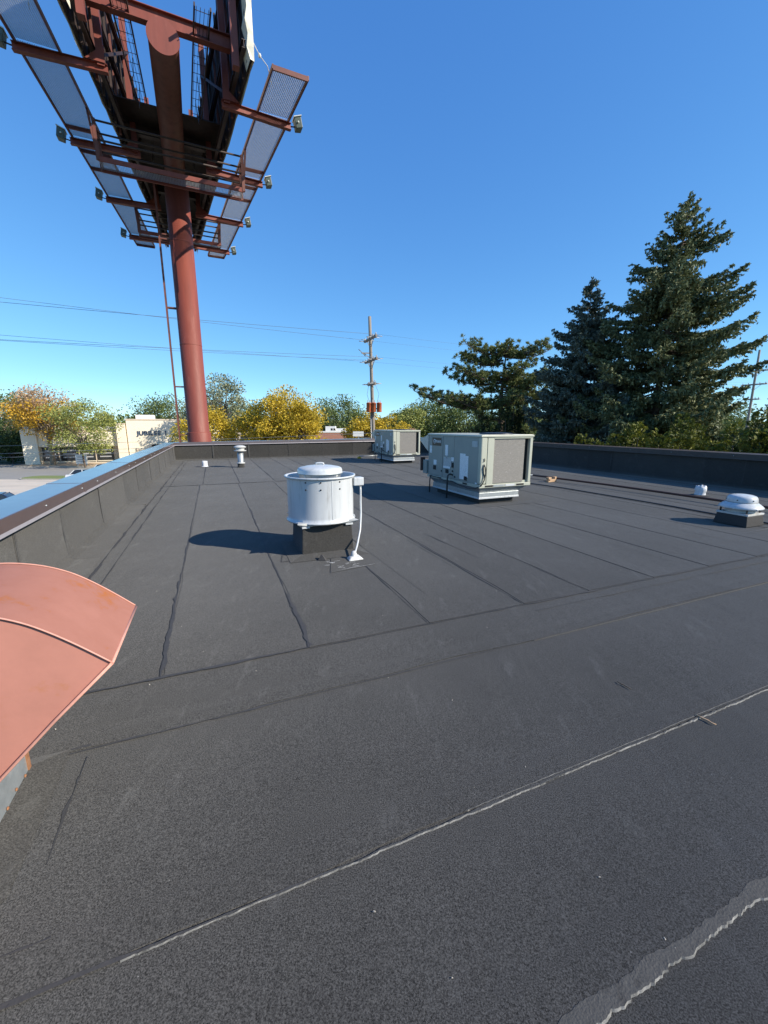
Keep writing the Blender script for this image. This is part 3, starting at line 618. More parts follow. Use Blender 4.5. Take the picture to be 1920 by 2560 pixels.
bead('v', EV-.35, EV+.5, EU-.42, .010, 98, .0130, M['bleed_edge'], .004, .05, drift=.03)

# ------------------------------------------------------------------ small vents, gas pipe, conduit, blocks, debris
t = thing('vent_pipe', W(17.51, .96), ROT, 'white vent pipe with round rain cap near the far parapet', 'vent pipe')
MB().lathe([(.16,.012),(.135,.05),(.128,.16),(.0,.16)], 28).build('flashing_boot', M['flash'], t)
MB().lathe([(.115,.10),(.115,.70),(.0,.70)], 28).build('pipe', M['galv'], t)
MB().lathe([(.12,.165),(.165,.175),(.165,.195),(.12,.215)], 28).build('storm_collar', M['white2'], t)
MB().lathe([(.115,.655),(.235,.665),(.24,.68),(.235,.69),(.15,.70),(.115,.70)], 32).build('lower_cap_ring', M['white2'], t)
MB().lathe([(.16,.70),(.17,.735),(.17,.765),(.15,.80)], 32).build('cap_band', M['white2'], t)
for k in range(8):
    a = R(45*k); MB().bar((.15*math.cos(a),.15*math.sin(a),.70),(.15*math.cos(a),.15*math.sin(a),.84), .02, .006).build('cap_strut', M['galv'], t)
MB().lathe([(.0,.80),(.23,.805),(.24,.815),(.235,.83),(.18,.872),(.09,.895),(.0,.90)], 32).build('rain_cap', M['white2'], t)
t = thing('vent_stub', W(18.25, -.40), ROT, 'short white pipe stub standing left of the capped vent pipe', 'pipe stub')
MB().lathe([(.17,.012),(.12,.04),(.105,.08),(.105,.25),(.095,.255),(.085,.25),(.085,.12),(.0,.12)], 24).build('pipe', M['pvc'], t)
MB().lathe([(.22,.012),(.17,.022),(.11,.035)], 24).build('flashing_boot', M['flash'], t)
t = thing('vent_boot', W(6.10, 10.78), ROT, 'crumpled white lead vent boot in front of the shaded right parapet', 'vent boot')
mb = MB().lathe([(.13,.012),(.118,.03),(.112,.10),(.118,.14),(.112,.20),(.10,.235),(.07,.225),(.05,.19),(.0,.18)], 22)
rr = random.Random(5); mb.v = [(x+rr.uniform(-.012,.012), y+rr.uniform(-.012,.012), z+rr.uniform(-.014,.014) if z > .05 else z) for x, y, z in mb.v]
mb.build('lead_sleeve', M['pvc'], t)
MB().lathe([(.20,.012),(.17,.02),(.12,.03)], 22).build('base_flange', M['flash'], t)
MB().tube([(.08,.03,.20),(.085,.03,.255)], .02, 8).build('sleeve_fold', M['pvc'], t)

t = thing('gas_pipe', W(0, 0), ROT, 'rusty dark gas pipe running along the right side of the roof', 'gas pipe')
MB().tube([(9.95,-2.0,.10),(9.92,2.0,.10),(9.86,5.0,.10),(9.82,6.4,.10),(9.74,7.8,.10),(9.50,9.4,.105),(9.36,10.2,.11)], .028, 10).build('pipe', M['copper'], t)
MB().tube([(9.36,10.2,.11),(9.20,10.45,.11),(8.2,10.3,.11),(6.6,9.62,.16)], .020, 8).build('pipe_branch', M['galv'], t)
MB().lathe([(.036,0),(.040,.01),(.040,.07),(.036,.08)], 12, (9.86,5.0,.06)).build('coupling', M['copper'], t)
for (u, v) in ((4.6, 9.87), (1.5, 9.93)):
    MB().box(v-.09, v+.09, u-.05, u+.05, .012, .070).build('pipe_block', M['bleed'], t, bevel=.006)
cdt = tag(MB().tube([(8.66,-1.5,.030),(8.63,1,.030),(8.62,3.2,.030),(8.61,4.52,.030),(8.64,5.3,.030),(8.60,6.84,.030),(8.55,8.2,.030),(8.35,9.3,.030)], .015, 8).build('cable_conduit', M['cable']), 'thin dark conduit lying on the roof beside the gas pipe', 'conduit'); cdt.rotation_euler = (0,0,ROT)
t = thing('wood_block', W(9.36, 9.30), ROT + R(8), 'stacked pale lumber offcuts propping the gas pipe', 'lumber block')
MB().box(-.20,.16,-.06,.05,.012,.052).build('lumber_piece', M['wood'], t, bevel=.003); MB().box(-.13,.17,-.055,.055,.053,.092).build('lumber_piece', M['wood'], t, bevel=.003)
MB().box(-.19,-.06,-.05,.05,.093,.155).build('lumber_piece', M['wood'], t, bevel=.003); MB().box(.10,.17,-.045,.05,.093,.16).build('lumber_piece', M['wood'], t, bevel=.003)
t = thing('pipe_support', W(19.98, 6.86), ROT, 'small yellow plastic block on the roof beside the far unit', 'pipe support')
MB().hexa([(-.10,-.07,.016),(.10,-.07,.016),(.10,.07,.016),(-.10,.07,.016)], [(-.075,-.055,.10),(.075,-.055,.10),(.075,.055,.10),(-.075,.055,.10)]).build('support_body', M['yellow'], t, bevel=.012)
MB().box(-.03,.03,-.075,.075,.085,.115).build('support_strap', M['yellow'], t, bevel=.004)
MB().tube([(0,0,.135),(.5,-.02,.135),(1.0,-.05,.16)], .018, 8).build('pipe', M['galv'], t)

def twig(name, label, a, b, r, mat, seed):
    rr = random.Random(seed); a = Vector(a); b = Vector(b); pts = [a.lerp(b, k/5) + Vector((rr.uniform(-.004,.004), rr.uniform(-.004,.004), r + .007)) for k in range(6)]
    m = MB().tube(pts, [r*.8, r, r*1.05, r, r*.9, r*.5], 6); tag(m.build(name, M[mat]), label, 'twig')
def pix(u, v): return W(u, v, 0)
twig('twig', 'pale peeled twig lying across the bright lap seam at right', W(1.221, 2.461), W(1.134, 2.481), .0045, 'wood', 1)
twig('twig', 'dark twig lying alone on the roof above the pale twig', W(1.624, 2.324), W(1.537, 2.336), .003, 'bark', 2)

g = MB(); rr = random.Random(12)
for k in range(170):
    u = .55 + 13*rr.random()**1.6; v = rr.uniform(-1.2, 9.5); q = rr.uniform(.0012, .0036); c = Vector((v, u, .006 + q*.4)); a = rr.uniform(0, 3)
    ex = Vector((math.cos(a), math.sin(a), rr.uniform(-.2,.2)))*q*rr.uniform(.8,1.6); ey = Vector((-math.sin(a), math.cos(a), 0))*q*rr.uniform(.5,.9); ez = Vector((0,0,q*.6))
    g.hexa([c-ex-ey-ez, c+ex-ey-ez, c+ex+ey-ez, c-ex+ey-ez], [c-ex*.6-ey*.6+ez, c+ex*.5-ey*.6+ez, c+ex*.6+ey*.5+ez, c-ex*.5+ey*.6+ez])
db = g.build('roof_debris', M['kerb']); db.rotation_euler = (0,0,ROT); tag(db, 'scattered pale grit and pebbles on the dark roof', 'grit', kind='stuff')

# ------------------------------------------------------------------ red gooseneck hood, left foreground
HU0, HU1, HV = 1.67, 2.20, -.94
t = thing('gooseneck_hood', W(HU0, HV), ROT, 'faded salmon red curved sheet metal hood on galvanised throat, left foreground', 'vent hood')
LW = HU1 - HU0
def arc_profile():
    # outer curve from the mouth lip up and over to the left (x = v offset from the throat's right face)
    return [(.52,.78),(.43,.866),(.35,.935),(.28,.985),(.20,1.024),(.12,1.048),(.04,1.060),(-.06,1.058),(-.16,1.035),(-.25,.99),(-.33,.925),(-.39,.84),(-.42,.74),(-.425,.62),(-.425,.12)]
top = arc_profile(); inner = [(-.425,.12),(0.0,.12),(.012,.30),(.13,.40),(.32,.60),(.52,.78)]
def skin(pts, y0, y1, name, mat, smooth=True, n=1):
    vs = []; fs = []
    for (x, z) in pts: vs += [(x, y0, z), (x, y1, z)]
    for i in range(len(pts)-1): fs.append((2*i, 2*i+1, 2*i+3, 2*i+2))
    o = MB().add(vs, fs, smooth).build(name, mat, t)
    return o
def refine(pts, k=4):
    P = [Vector((p[0], p[1], 0)) for p in pts]; out = []
    for i in range(len(P)-1):
        p0, p1, p2, p3 = P[max(i-1,0)], P[i], P[i+1], P[min(i+2,len(P)-1)]
        for j in range(k):
            s_ = j/k; q = .5*((2*p1)+(p2-p0)*s_+(2*p0-5*p1+4*p2-p3)*s_*s_+(3*p1-p0-3*p2+p3)*s_**3); out.append((q.x, q.y))
    out.append(pts[-1]); return out
rt = refine(top)
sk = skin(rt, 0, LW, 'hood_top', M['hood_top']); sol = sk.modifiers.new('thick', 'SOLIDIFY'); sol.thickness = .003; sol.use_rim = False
side_poly = rt[:-4*1] + [(-.425,.12)] + [(0.0,.12),(.012,.26),(.115,.38),(.32,.59)]
for y, nm in ((.006, 'hood_side'), (LW-.006, 'hood_side')):
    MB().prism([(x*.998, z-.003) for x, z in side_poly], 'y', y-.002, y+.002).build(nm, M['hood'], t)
# folded standing seams along both curved edges and the mouth
for y in (-.002, LW+.002):
    MB().tube([(x, y, z+.004) for x, z in rt], .0032, 8).build('folded_seam', M['hoodedge'], t)
MB().tube([(.522,0,.776),(.522,LW,.776)], .006, 8).build('mouth_lip', M['hoodedge'], t)
MB().tube([(.52,-.003,.776),(.32,-.003,.590),(.115,-.003,.385),(.01,-.003,.262),(-.06,-.003,.18)], .006, 8).build('lower_hem', M['hoodedge'], t)
th_ = MB().box(-.42,.0,.02,LW-.012,.015,.30).build('galvanised_throat', M['galv'], t)
MB().box(-.012,.006,LW-.03,LW-.006,.02,.20).build('rusty_corner', M['rust'], t)
MB().box(-.43,.012,.0,LW,.010,.030).build('throat_flange', M['galv'], t)
MB().hexa([(-.55,-.12,.010),(.13,-.12,.010),(.13,LW+.10,.010),(-.55,LW+.10,.010)], [(-.43,-.01,.045),(.010,-.01,.045),(.010,LW+.004,.045),(-.43,LW+.004,.045)]).build('base_flashing', M['flash'], t)
for k in range(5):
    o = MB().lathe([(0,.006),(.006,.004),(.008,0)], 8).build('rivet', M['rust'], t); o.location = (.003, .10+.09*k, .05+.01*(k % 2)); o.rotation_euler = (0, R(90), 0)

# ------------------------------------------------------------------ billboard
BP = Vector((-9.75, 21.9, 0)); BR = R(204.1)      # local y points at the roof, local x to the left, V opens this way
t = thing('billboard', BP + Vector((0,0,GZ)), BR, 'huge red steel V-shaped double billboard on a single round pole, seen from below', 'billboard')
bb = t
ZO = -GZ                                           # local z of the roof level
ZC = 12.70 + ZO                                    # catwalk level
fx = lambda y: 1.60 + .098*y                       # lower edge of a face, |x| at local y
ci = lambda y: 2.30 + .092*y                       # inner edge of the outer catwalk
co = lambda y: 3.36 + .100*y
YN, YF = 8.45, -8.15
MB().lathe([(.515,.0),(.515,ZC+.1),(.0,ZC+.1)], 48).build('pole', M['redsteel'], t)
MB().lathe([(.58,.0),(.58,1.30+ZO),(.565,1.33+ZO),(.516,1.335+ZO)], 48).build('pole_sleeve', M['redsteel'], t)
for z in (-1.0, 5.6, 10.2): MB().lathe([(.516,z+ZO),(.522,z+ZO+.005),(.522,z+ZO+.03),(.516,z+ZO+.035)], 48).build('weld_ring', M['redsteel'], t)
tube = MB()
tz = ZC + .42
n = 40; ring = lambda y, r: [(r*math.cos(2*math.pi*k/n), y, tz + r*math.sin(2*math.pi*k/n)) for k in range(n)]
r0, r1 = ring(-7.2, .43), ring(7.55, .43); tube.add(r0+r1, [(k,(k+1)%n,n+(k+1)%n,n+k) for k in range(n)], True).build('torsion_tube', M['redsteel2'], t)  # duller red carries the tube's shade, end caps keep the brighter red
ra, rb = ring(7.551, .455), ring(7.60, .455)
MB().add(ra+rb, [tuple(range(n)), tuple(range(n,2*n))] + [(k,(k+1)%n,n+(k+1)%n,n+k) for k in range(n)]).build('tube_end_cap', M['redsteel'], t)
ra, rb = ring(-7.25, .455), ring(-7.201, .455)
MB().add(ra+rb, [tuple(range(n)), tuple(range(n,2*n))] + [(k,(k+1)%n,n+(k+1)%n,n+k) for k in range(n)]).build('tube_end_cap', M['redsteel'], t)
ST = (6.3, 2.0, -2.4, -6.7)
FH = 4.6
for side in (1, -1):                                # +1 is the left face, -1 the right face
    S = side
    # sign face: backing sheet in separate panels, outer vinyl skin
    pn = 12
    for i in range(pn):
        y0 = YF + (YN-YF)*i/pn + .01; y1 = YF + (YN-YF)*(i+1)/pn - .01; off = .012*(i % 2)
        MB().hexa([(S*(fx(y0)+off),y0,ZC+.12),(S*(fx(y1)+off),y1,ZC+.12),(S*(fx(y1)+off+.04),y1,ZC+.12),(S*(fx(y0)+off+.04),y0,ZC+.12)],
                  [(S*(fx(y0)+off),y0,ZC+FH),(S*(fx(y1)+off),y1,ZC+FH),(S*(fx(y1)+off+.04),y1,ZC+FH),(S*(fx(y0)+off+.04),y0,ZC+FH)]).build('face_panel', M['facebk'], t)
    vs = []; nn = 34
    rr = random.Random(3+S)
    for k in range(nn+1):
        y = YF + (YN-YF)*k/nn; w = rr.uniform(-.02, .02)
        vs += [(S*(fx(y)+.075+rr.uniform(0,.02)), y, ZC+.02+rr.uniform(-.05,.05)), (S*(fx(y)+.07), y, ZC+FH+.04)]
    MB().add(vs, [(2*k,2*k+1,2*k+3,2*k+2) for k in range(nn)]).build('vinyl_face', M['vinyl'], t)
    vs = []
    for k in range(15):                             # wrapped vinyl at the near vertical edge, loose hem
        z = ZC - .05 + (FH+.1)*k/14; w = rr.uniform(-.06, .06)
        vs += [(S*(fx(YN)+.08), YN+.03+rr.uniform(0,.05), z), (S*(fx(YN)-.10+w), YN+.04+rr.uniform(0,.05), z), (S*(fx(YN)-.16+w), YN-.35+rr.uniform(-.12,.12), z)]
    MB().add(vs, [f for k in range(14) for f in ((3*k,3*k+1,3*k+4,3*k+3),(3*k+1,3*k+2,3*k+5,3*k+4))]).build('vinyl_wrap', M['vinyl'], t)
    # back-bracing: vertical stringers, horizontal walers
    for i in range(25):
        y = YF + .25 + (YN-YF-.5)*i/24
        MB().bar((S*(fx(y)-.06), y, ZC+.06), (S*(fx(y)-.06), y, ZC+FH), .07, .09, up=(0,1,0)).build('stringer', M['darksteel'] if i % 4 else M['redsteel2'], t)  # interior shade put into dark steel, some stringers red as if lit
    for z in (.35, 1.9, 3.5):
        MB().ibeam((S*(fx(YF)-.20), YF, ZC+z), (S*(fx(YN)-.20), YN, ZC+z), .12, .22, .015).build('waler', M['darksteel'], t)
    for y in ST + (8.0,):
        MB().ibeam((S*(fx(y)-.40), y, ZC-.05), (S*(fx(y)-.40), y, ZC+FH), .2, .2).build('upright', M['redsteel'], t) if False else MB().bar((S*(fx(y)-.38), y, ZC-.06), (S*(fx(y)-.38), y, ZC+FH), .20, .24, up=(0,1,0)).build('upright', M['redsteel'], t)
    # diagonal braces between uprights
    for y0, y1 in zip(ST[:-1], ST[1:]):
        MB().bar((S*(fx(y0)-.46), y0, ZC+.3), (S*(fx(y1)-.46), y1, ZC+3.4), .07, .07).build('brace', M['darksteel'], t)
    # outriggers, each carrying the catwalk and a flood lamp at its end
    for y in ST:
        MB().ibeam((S*(fx(y)-.55), y+.05, ZC-.10), (S*(co(y)+.10), y-.12, ZC-.10), .16, .22, .015).build('outrigger', M['redsteel'], t)
        ax = co(y)
        MB().tube([(S*(ax+.1), y-.12, ZC-.08), (S*(ax+.30), y-.12, ZC-.05)], .022, 8).build('lamp_arm', M['darksteel'], t)
        lm = MB().hexa([(S*(ax+.28),y-.27,ZC-.16),(S*(ax+.52),y-.30,ZC-.10),(S*(ax+.52),y+.06,ZC-.10),(S*(ax+.28),y+.03,ZC-.16)],
                       [(S*(ax+.22),y-.27,ZC+.16),(S*(ax+.46),y-.30,ZC+.24),(S*(ax+.46),y+.06,ZC+.24),(S*(ax+.22),y+.03,ZC+.16)]).build('flood_lamp', M['lampgreen'], t, bevel=.02)
        MB().hexa([(S*(ax+.20),y-.30,ZC+.165),(S*(ax+.48),y-.33,ZC+.255),(S*(ax+.48),y+.09,ZC+.255),(S*(ax+.20),y+.06,ZC+.165)],
                  [(S*(ax+.19),y-.29,ZC+.20),(S*(ax+.47),y-.32,ZC+.29),(S*(ax+.47),y+.08,ZC+.29),(S*(ax+.19),y+.05,ZC+.20)]).build('lamp_lid', M['lampgrey'], lm, bevel=.006)
        MB().bar((S*(ax+.30),y-.285,ZC-.02), (S*(ax+.46),y-.305,ZC+.05), .012, .10).build('lamp_hinge', M['lampgrey'], lm)
        MB().tube([(S*(ax+.33),y+.05,ZC+.02),(S*(ax+.36),y+.09,ZC+.03)], .03, 8).build('lamp_knob', M['lampgrey'], lm)
    # outer catwalk: side channels, cross angles and grating panels
    for fn, nm in ((ci, 'inner'), (co, 'outer')):
        MB().bar((S*fn(YF), YF, ZC+.03), (S*fn(YN), YN, ZC+.03), .05, .12).build('catwalk_channel', M['redsteel2'], t)
    cross = [YF, -7.6, -6.7, -4.55, -3.0, -2.4, -1.0, -.05, 1.25, 2.0, 2.6, 4.4, 6.3, YN]
    for y in (YF+.02, -2.9, -.05, 1.2, 2.65, YN-.02):
        MB().bar((S*(ci(y)), y, ZC+.0), (S*(co(y)), y-.0, ZC+.0), .05, .14).build('cross_angle', M['redsteel2'], t)
    for a_, b_ in ((YF,-6.7),(-6.7,-2.9),(-2.9,-2.4),(-2.4,-.05),(-.05,1.2),(1.2,2.0),(2.0,2.65),(2.65,6.3),(6.3,YN)):
        g = MB(); 
        for k in range(20):
            q = (k+.5)/20; p0 = ci(a_)+(co(a_)-ci(a_))*q; p1 = ci(b_)+(co(b_)-ci(b_))*q
            g.bar((S*p0, a_+.03, ZC+.055), (S*p1, b_-.03, ZC+.055), .013, .020)
        y = a_ + .06
        while y < b_ - .04:
            g.bar((S*(ci(y)+.03), y, ZC+.044), (S*(co(y)-.03), y, ZC+.044), .009, .006); y += .036
        g.build('grating_panel', M['grate'], t)
    # inner service grating between torsion tube and face
    ii = lambda y: .66 + .030*y; io = lambda y: .98 + .045*y
    for a_, b_ in ((3.45,6.3),(6.3,8.3)):
        g = MB()
        for k in range(4):
            q = (k+.5)/4; g.bar((S*(ii(a_)+(io(a_)-ii(a_))*q), a_+.05, ZC+1.0), (S*(ii(b_)+(io(b_)-ii(b_))*q), b_-.05, ZC+1.0), .012, .02)
        y = a_+.15
        while y < b_-.1: g.bar((S*ii(y), y, ZC+.99), (S*io(y), y, ZC+.99), .012, .012); y += .42
        for fn in (ii, io): g.bar((S*fn(a_), a_, ZC+1.0), (S*fn(b_), b_, ZC+1.0), .04, .10)
        g.build('inner_walkway', M['darksteel'], t)
# main cross beams over the tube
for y, z in ((7.25, .86), (2.0, .62), (-2.4, .62), (-6.7, .62)):
    MB().ibeam((fx(y)-.35, y, ZC+z+.2), (-(fx(y)-.35), y, ZC+z+.2), .22, .40, .02).build('cross_beam', M['redsteel'] if y > 5 else M['darksteel'], t)  # near beam red as lit, shade put into the others as brown
MB().ibeam((fx(7.9)-.3, 7.95, ZC+2.3), (-(fx(7.9)-.3), 7.95, ZC+2.3), .18, .30, .02).build('cross_beam', M['redsteel'], t)
# cross walk before the pole and a second one near the far end
def crosswalk(y0, y1, xw, zc, rail_h, name):
    for y in (y0, y1): MB().bar((xw, y, zc), (-xw, y, zc), .05, .16).build('walk_channel', M['redsteel'], t)
    g = MB()
    x = -xw + .03
    while x < xw: g.bar((x, y0+.03, zc+.02), (x, y1-.03, zc+.02), .010, .025); x += .055
    for k in range(9): y = y0 + (y1-y0)*(k+.5)/9; g.bar((-xw, y, zc+.018), (xw, y, zc+.018), .010, .012)
    g.build('walk_grating', M['grate'], t)
    for S in (1, -1):
        for y in (y0, y1):
            MB().bar((S*xw, y, zc-.05), (S*xw, y, zc+rail_h+.05), .11, .09).build('rail_post', M['redsteel2'], t)
        MB().bar((S*xw, y0, zc+rail_h), (S*xw, y1, zc+rail_h), .05, .05).build('end_rail', M['redsteel2'], t)
        MB().bar((S*xw, y0, zc+.0), (S*(xw+.02), y1, zc+rail_h), .05, .05).build('rail_brace', M['redsteel2'], t)
    for y in (y0, y1):
        for h in (rail_h*.5, rail_h): MB().tube([(xw, y, zc+h), (-xw, y, zc+h)], .034, 6).build('hand_rail', M['darksteel'], t)
crosswalk(3.24, 4.0, 2.53, 11.2+ZO, 1.20, 'a')
for S in (1, -1):                                   # added dark plates between the faces, blocking sky and shading the pole
    for a_, b_ in ((-7.6,-5.0),(-5.0,-2.4),(-2.4,.0),(.0,2.0),(2.0,3.4)):
        MB().hexa([(S*.003,a_+.01,ZC+.98),(S*(fx(a_)-.02),a_+.01,ZC+.98),(S*(fx(b_)-.02),b_-.01,ZC+.98),(S*.003,b_-.01,ZC+.98)], [(S*.003,a_+.01,ZC+1.02),(S*(fx(a_)-.02),a_+.01,ZC+1.02),(S*(fx(b_)-.02),b_-.01,ZC+1.02),(S*.003,b_-.01,ZC+1.02)]).build('service_deck', M['facebk'], t)
crosswalk(-3.6, -3.0, 1.97, 11.58+ZO, 1.08, 'b')
for S in (1, -1):
    for y, xx, zz in ((3.24, 2.53, 11.2), (4.0, 2.53, 11.2), (-3.6, 1.97, 11.58), (-3.0, 1.97, 11.58)): MB().bar((S*xx, y, zz+ZO), (S*(ci(y)+.02), y, ZC+.02), .07, .07).build('hanger', M['redsteel2'], t)
for S in (1, -1):
    for y in ST:
        MB().prism([(S*(fx(y)-.5), ZC-.0), (S*(fx(y)+.05), ZC-.0), (S*(fx(y)-.5), ZC+.45)], 'y', y+.14, y+.16).build('gusset_plate', M['redsteel'], t)
    for k, y in enumerate((5.6, 4.4, 1.2, -.6, -4.0)):
        x = S*(.7 + .05*y); z0 = ZC + .98; dz = .35 + .12*(k % 3)
        MB().tube([(x, y, z0), (x+.04*S, y-.25, z0-dz), (x+.1*S, y-.6, z0-dz*.9), (x+.1*S, y-.95, z0)], .012, 5).build('loose_cable', M['cable'], t)
# ladder beside the pole
for y in (-.19, .19): MB().bar((.93, y, .3), (.93, y, ZC-.2), .075, .08, up=(0,1,0)).build('ladder_rail', M['redsteel2'], t)
z = .6
while z < ZC-.3:
    MB().tube([(.93,-.18,z),(.93,.18,z)], .012, 6).build('rung', M['redsteel2'], t); z += .31
for z in (ZO+1.2, ZO+3.6, ZO+7.3, ZO+10.3, ZO+10.5):
    for y in (-.1, .1): MB().bar((.49, y, z), (.915, y, z), .05, .05).build('ladder_bracket', M['redsteel2'], t)
# ropes
def rope(label, pts, r, knots):
    o = thing('hanging_rope', pts[0], 0, label, 'rope'); P = [Vector(p)-Vector(pts[0]) for p in pts]
    MB().tube(P, r, 6).build('strand', M['rope'], o)
    for k in knots: MB().lathe([(0,-.07),(.03,-.05),(.05,0),(.03,.05),(0,.07)], 8, tuple(P[k])).build('knot', M['rope'], o)
def BW(x, y, z): 
    c, s_ = math.cos(BR), math.sin(BR); return Vector((BP.x + x*c - y*s_, BP.y + x*s_ + y*c, z))
rope('pale knotted rope from the right face down to the right catwalk corner', [BW(-fx(8.3)-.1, 8.3, 13.3), BW(-2.7, 8.35, 12.95), BW(-2.95, 8.2, 12.85), BW(-3.18, 7.6, 12.8)], .012, [1])
rope('loose white cord hanging from the left face by the first outrigger', [BW(fx(6.9)-.05, 6.9, 13.4), BW(fx(6.6), 6.6, 12.95), BW(fx(6.4)+.1, 6.4, 12.75)], .010, [])
rope('white cord tied to the left catwalk rim at the frame top', [BW(3.15, 7.9, 13.3), BW(3.25, 7.6, 12.95), BW(3.28, 7.45, 12.80)], .012, [])

# ------------------------------------------------------------------ trees
def leaf_quads(C, D, Ln, Wd, rg):
    """quads centred at C, long axis D (n,3), random roll"""
    n = len(C); D = D/np.maximum(np.linalg.norm(D, axis=1, keepdims=True), 1e-6)
    rv = rg.normal(size=(n,3)); X = np.cross(D, rv); X /= np.maximum(np.linalg.norm(X, axis=1, keepdims=True), 1e-6)
    a = D*Ln[:,None]*.5; b = X*Wd[:,None]*.5
    return np.stack([C-a-b*.35, C-a*.1+b*-1, C+a, C-a*.1+b], axis=1)

def limb(mb, a, b, r0, r1, rg, n=4, sag=0.0, wob=.06):
    a = np.array(a, float); b = np.array(b, float); L = np.linalg.norm(b-a); pts = []; rs = []
    for k in range(n+1):
        s_ = k/n; p = a + (b-a)*s_ + (rg.normal(size=3)*wob*L*.35*math.sin(math.pi*s_)); p[2] += sag*L*math.sin(math.pi*s_)
        pts.append(tuple(p)); rs.append(r0 + (r1-r0)*s_)
    mb.tube(pts, rs, 6, caps=False); return pts

def broadleaf(name, label, x, y, h, rx, rz, cz, mats, nclump=34, per=170, leaf=.30, seed=1, ground=GZ, trunk_r=None, bark='bark', spread=.42, group=None, twigs=0, ry=None):
    """h: total height; crown centre height cz above ground, radii rx, rz; mats: list of (material, fraction, zlow, zhigh)"""
    rg = np.random.default_rng(seed); t = thing(name, (x, y, ground), 0, label, 'tree', group)
    tr = trunk_r or h*.018; mb = MB(); ry = ry or rx
    fork = max(.8, cz - rz*.75)
    limb(mb, (0,0,0), (rg.normal()*.1, rg.normal()*.1, fork), tr*1.25, tr*.85, rg, 5, wob=.03)
    cl = []
    while len(cl) < nclump:
        p = rg.normal(size=3); p /= np.linalg.norm(p); p *= rg.uniform(.35, 1.0)**.6
        q = np.array([p[0]*rx, p[1]*ry, cz + p[2]*rz])
        if p[2] < -.8: continue
        cl.append(q)
    cl = np.array(cl)
    for k, q in enumerate(cl):
        if k % 2 == 0:
            m0 = np.array([q[0]*.25, q[1]*.25, fork + (q[2]-fork)*.45]); limb(mb, (0,0,fork*rg.uniform(.85,1.0)), m0, tr*.5, tr*.26, rg, 3); limb(mb, m0, q, tr*.26, tr*.07, rg, 3)
        else:
            j = max(0, k-1); m0 = np.array([cl[j][0]*.25, cl[j][1]*.25, fork + (cl[j][2]-fork)*.45]); limb(mb, m0, q, tr*.2, tr*.05, rg, 3)
        for _ in range(twigs):
            d = rg.normal(size=3); d[2] = abs(d[2])+.4; limb(mb, q, q + d/np.linalg.norm(d)*rx*rg.uniform(.25,.5), tr*.06, tr*.015, rg, 2)
    mb.build('trunk', M[bark], t)
    for (mat, frac, zl, zh) in mats:
        Cs = []; Ds = []
        for q in cl:
            hrel = (q[2]-(cz-rz))/(2*rz)
            if not (zl <= hrel <= zh): continue
            rc = rx*spread*rg.uniform(.7, 1.15); m = int(per*frac*rg.uniform(.7, 1.25))
            p = rg.normal(size=(m,3)); p /= np.linalg.norm(p, axis=1, keepdims=True); p *= (rg.uniform(0,1,size=(m,1))**.45)
            p = p*np.array([rc, rc, rc*.68]); Cs.append(q + p); Ds.append(p + rg.normal(size=(m,3))*rc*.5 + np.array([0,0,-.15]))
        if not Cs: continue
        C = np.concatenate(Cs); D = np.concatenate(Ds); m = len(C)
        quads_mesh('crown', leaf_quads(C, D, rg.uniform(.7,1.3,m)*leaf, rg.uniform(.5,.95,m)*leaf, rg), M[mat], t)
    return t

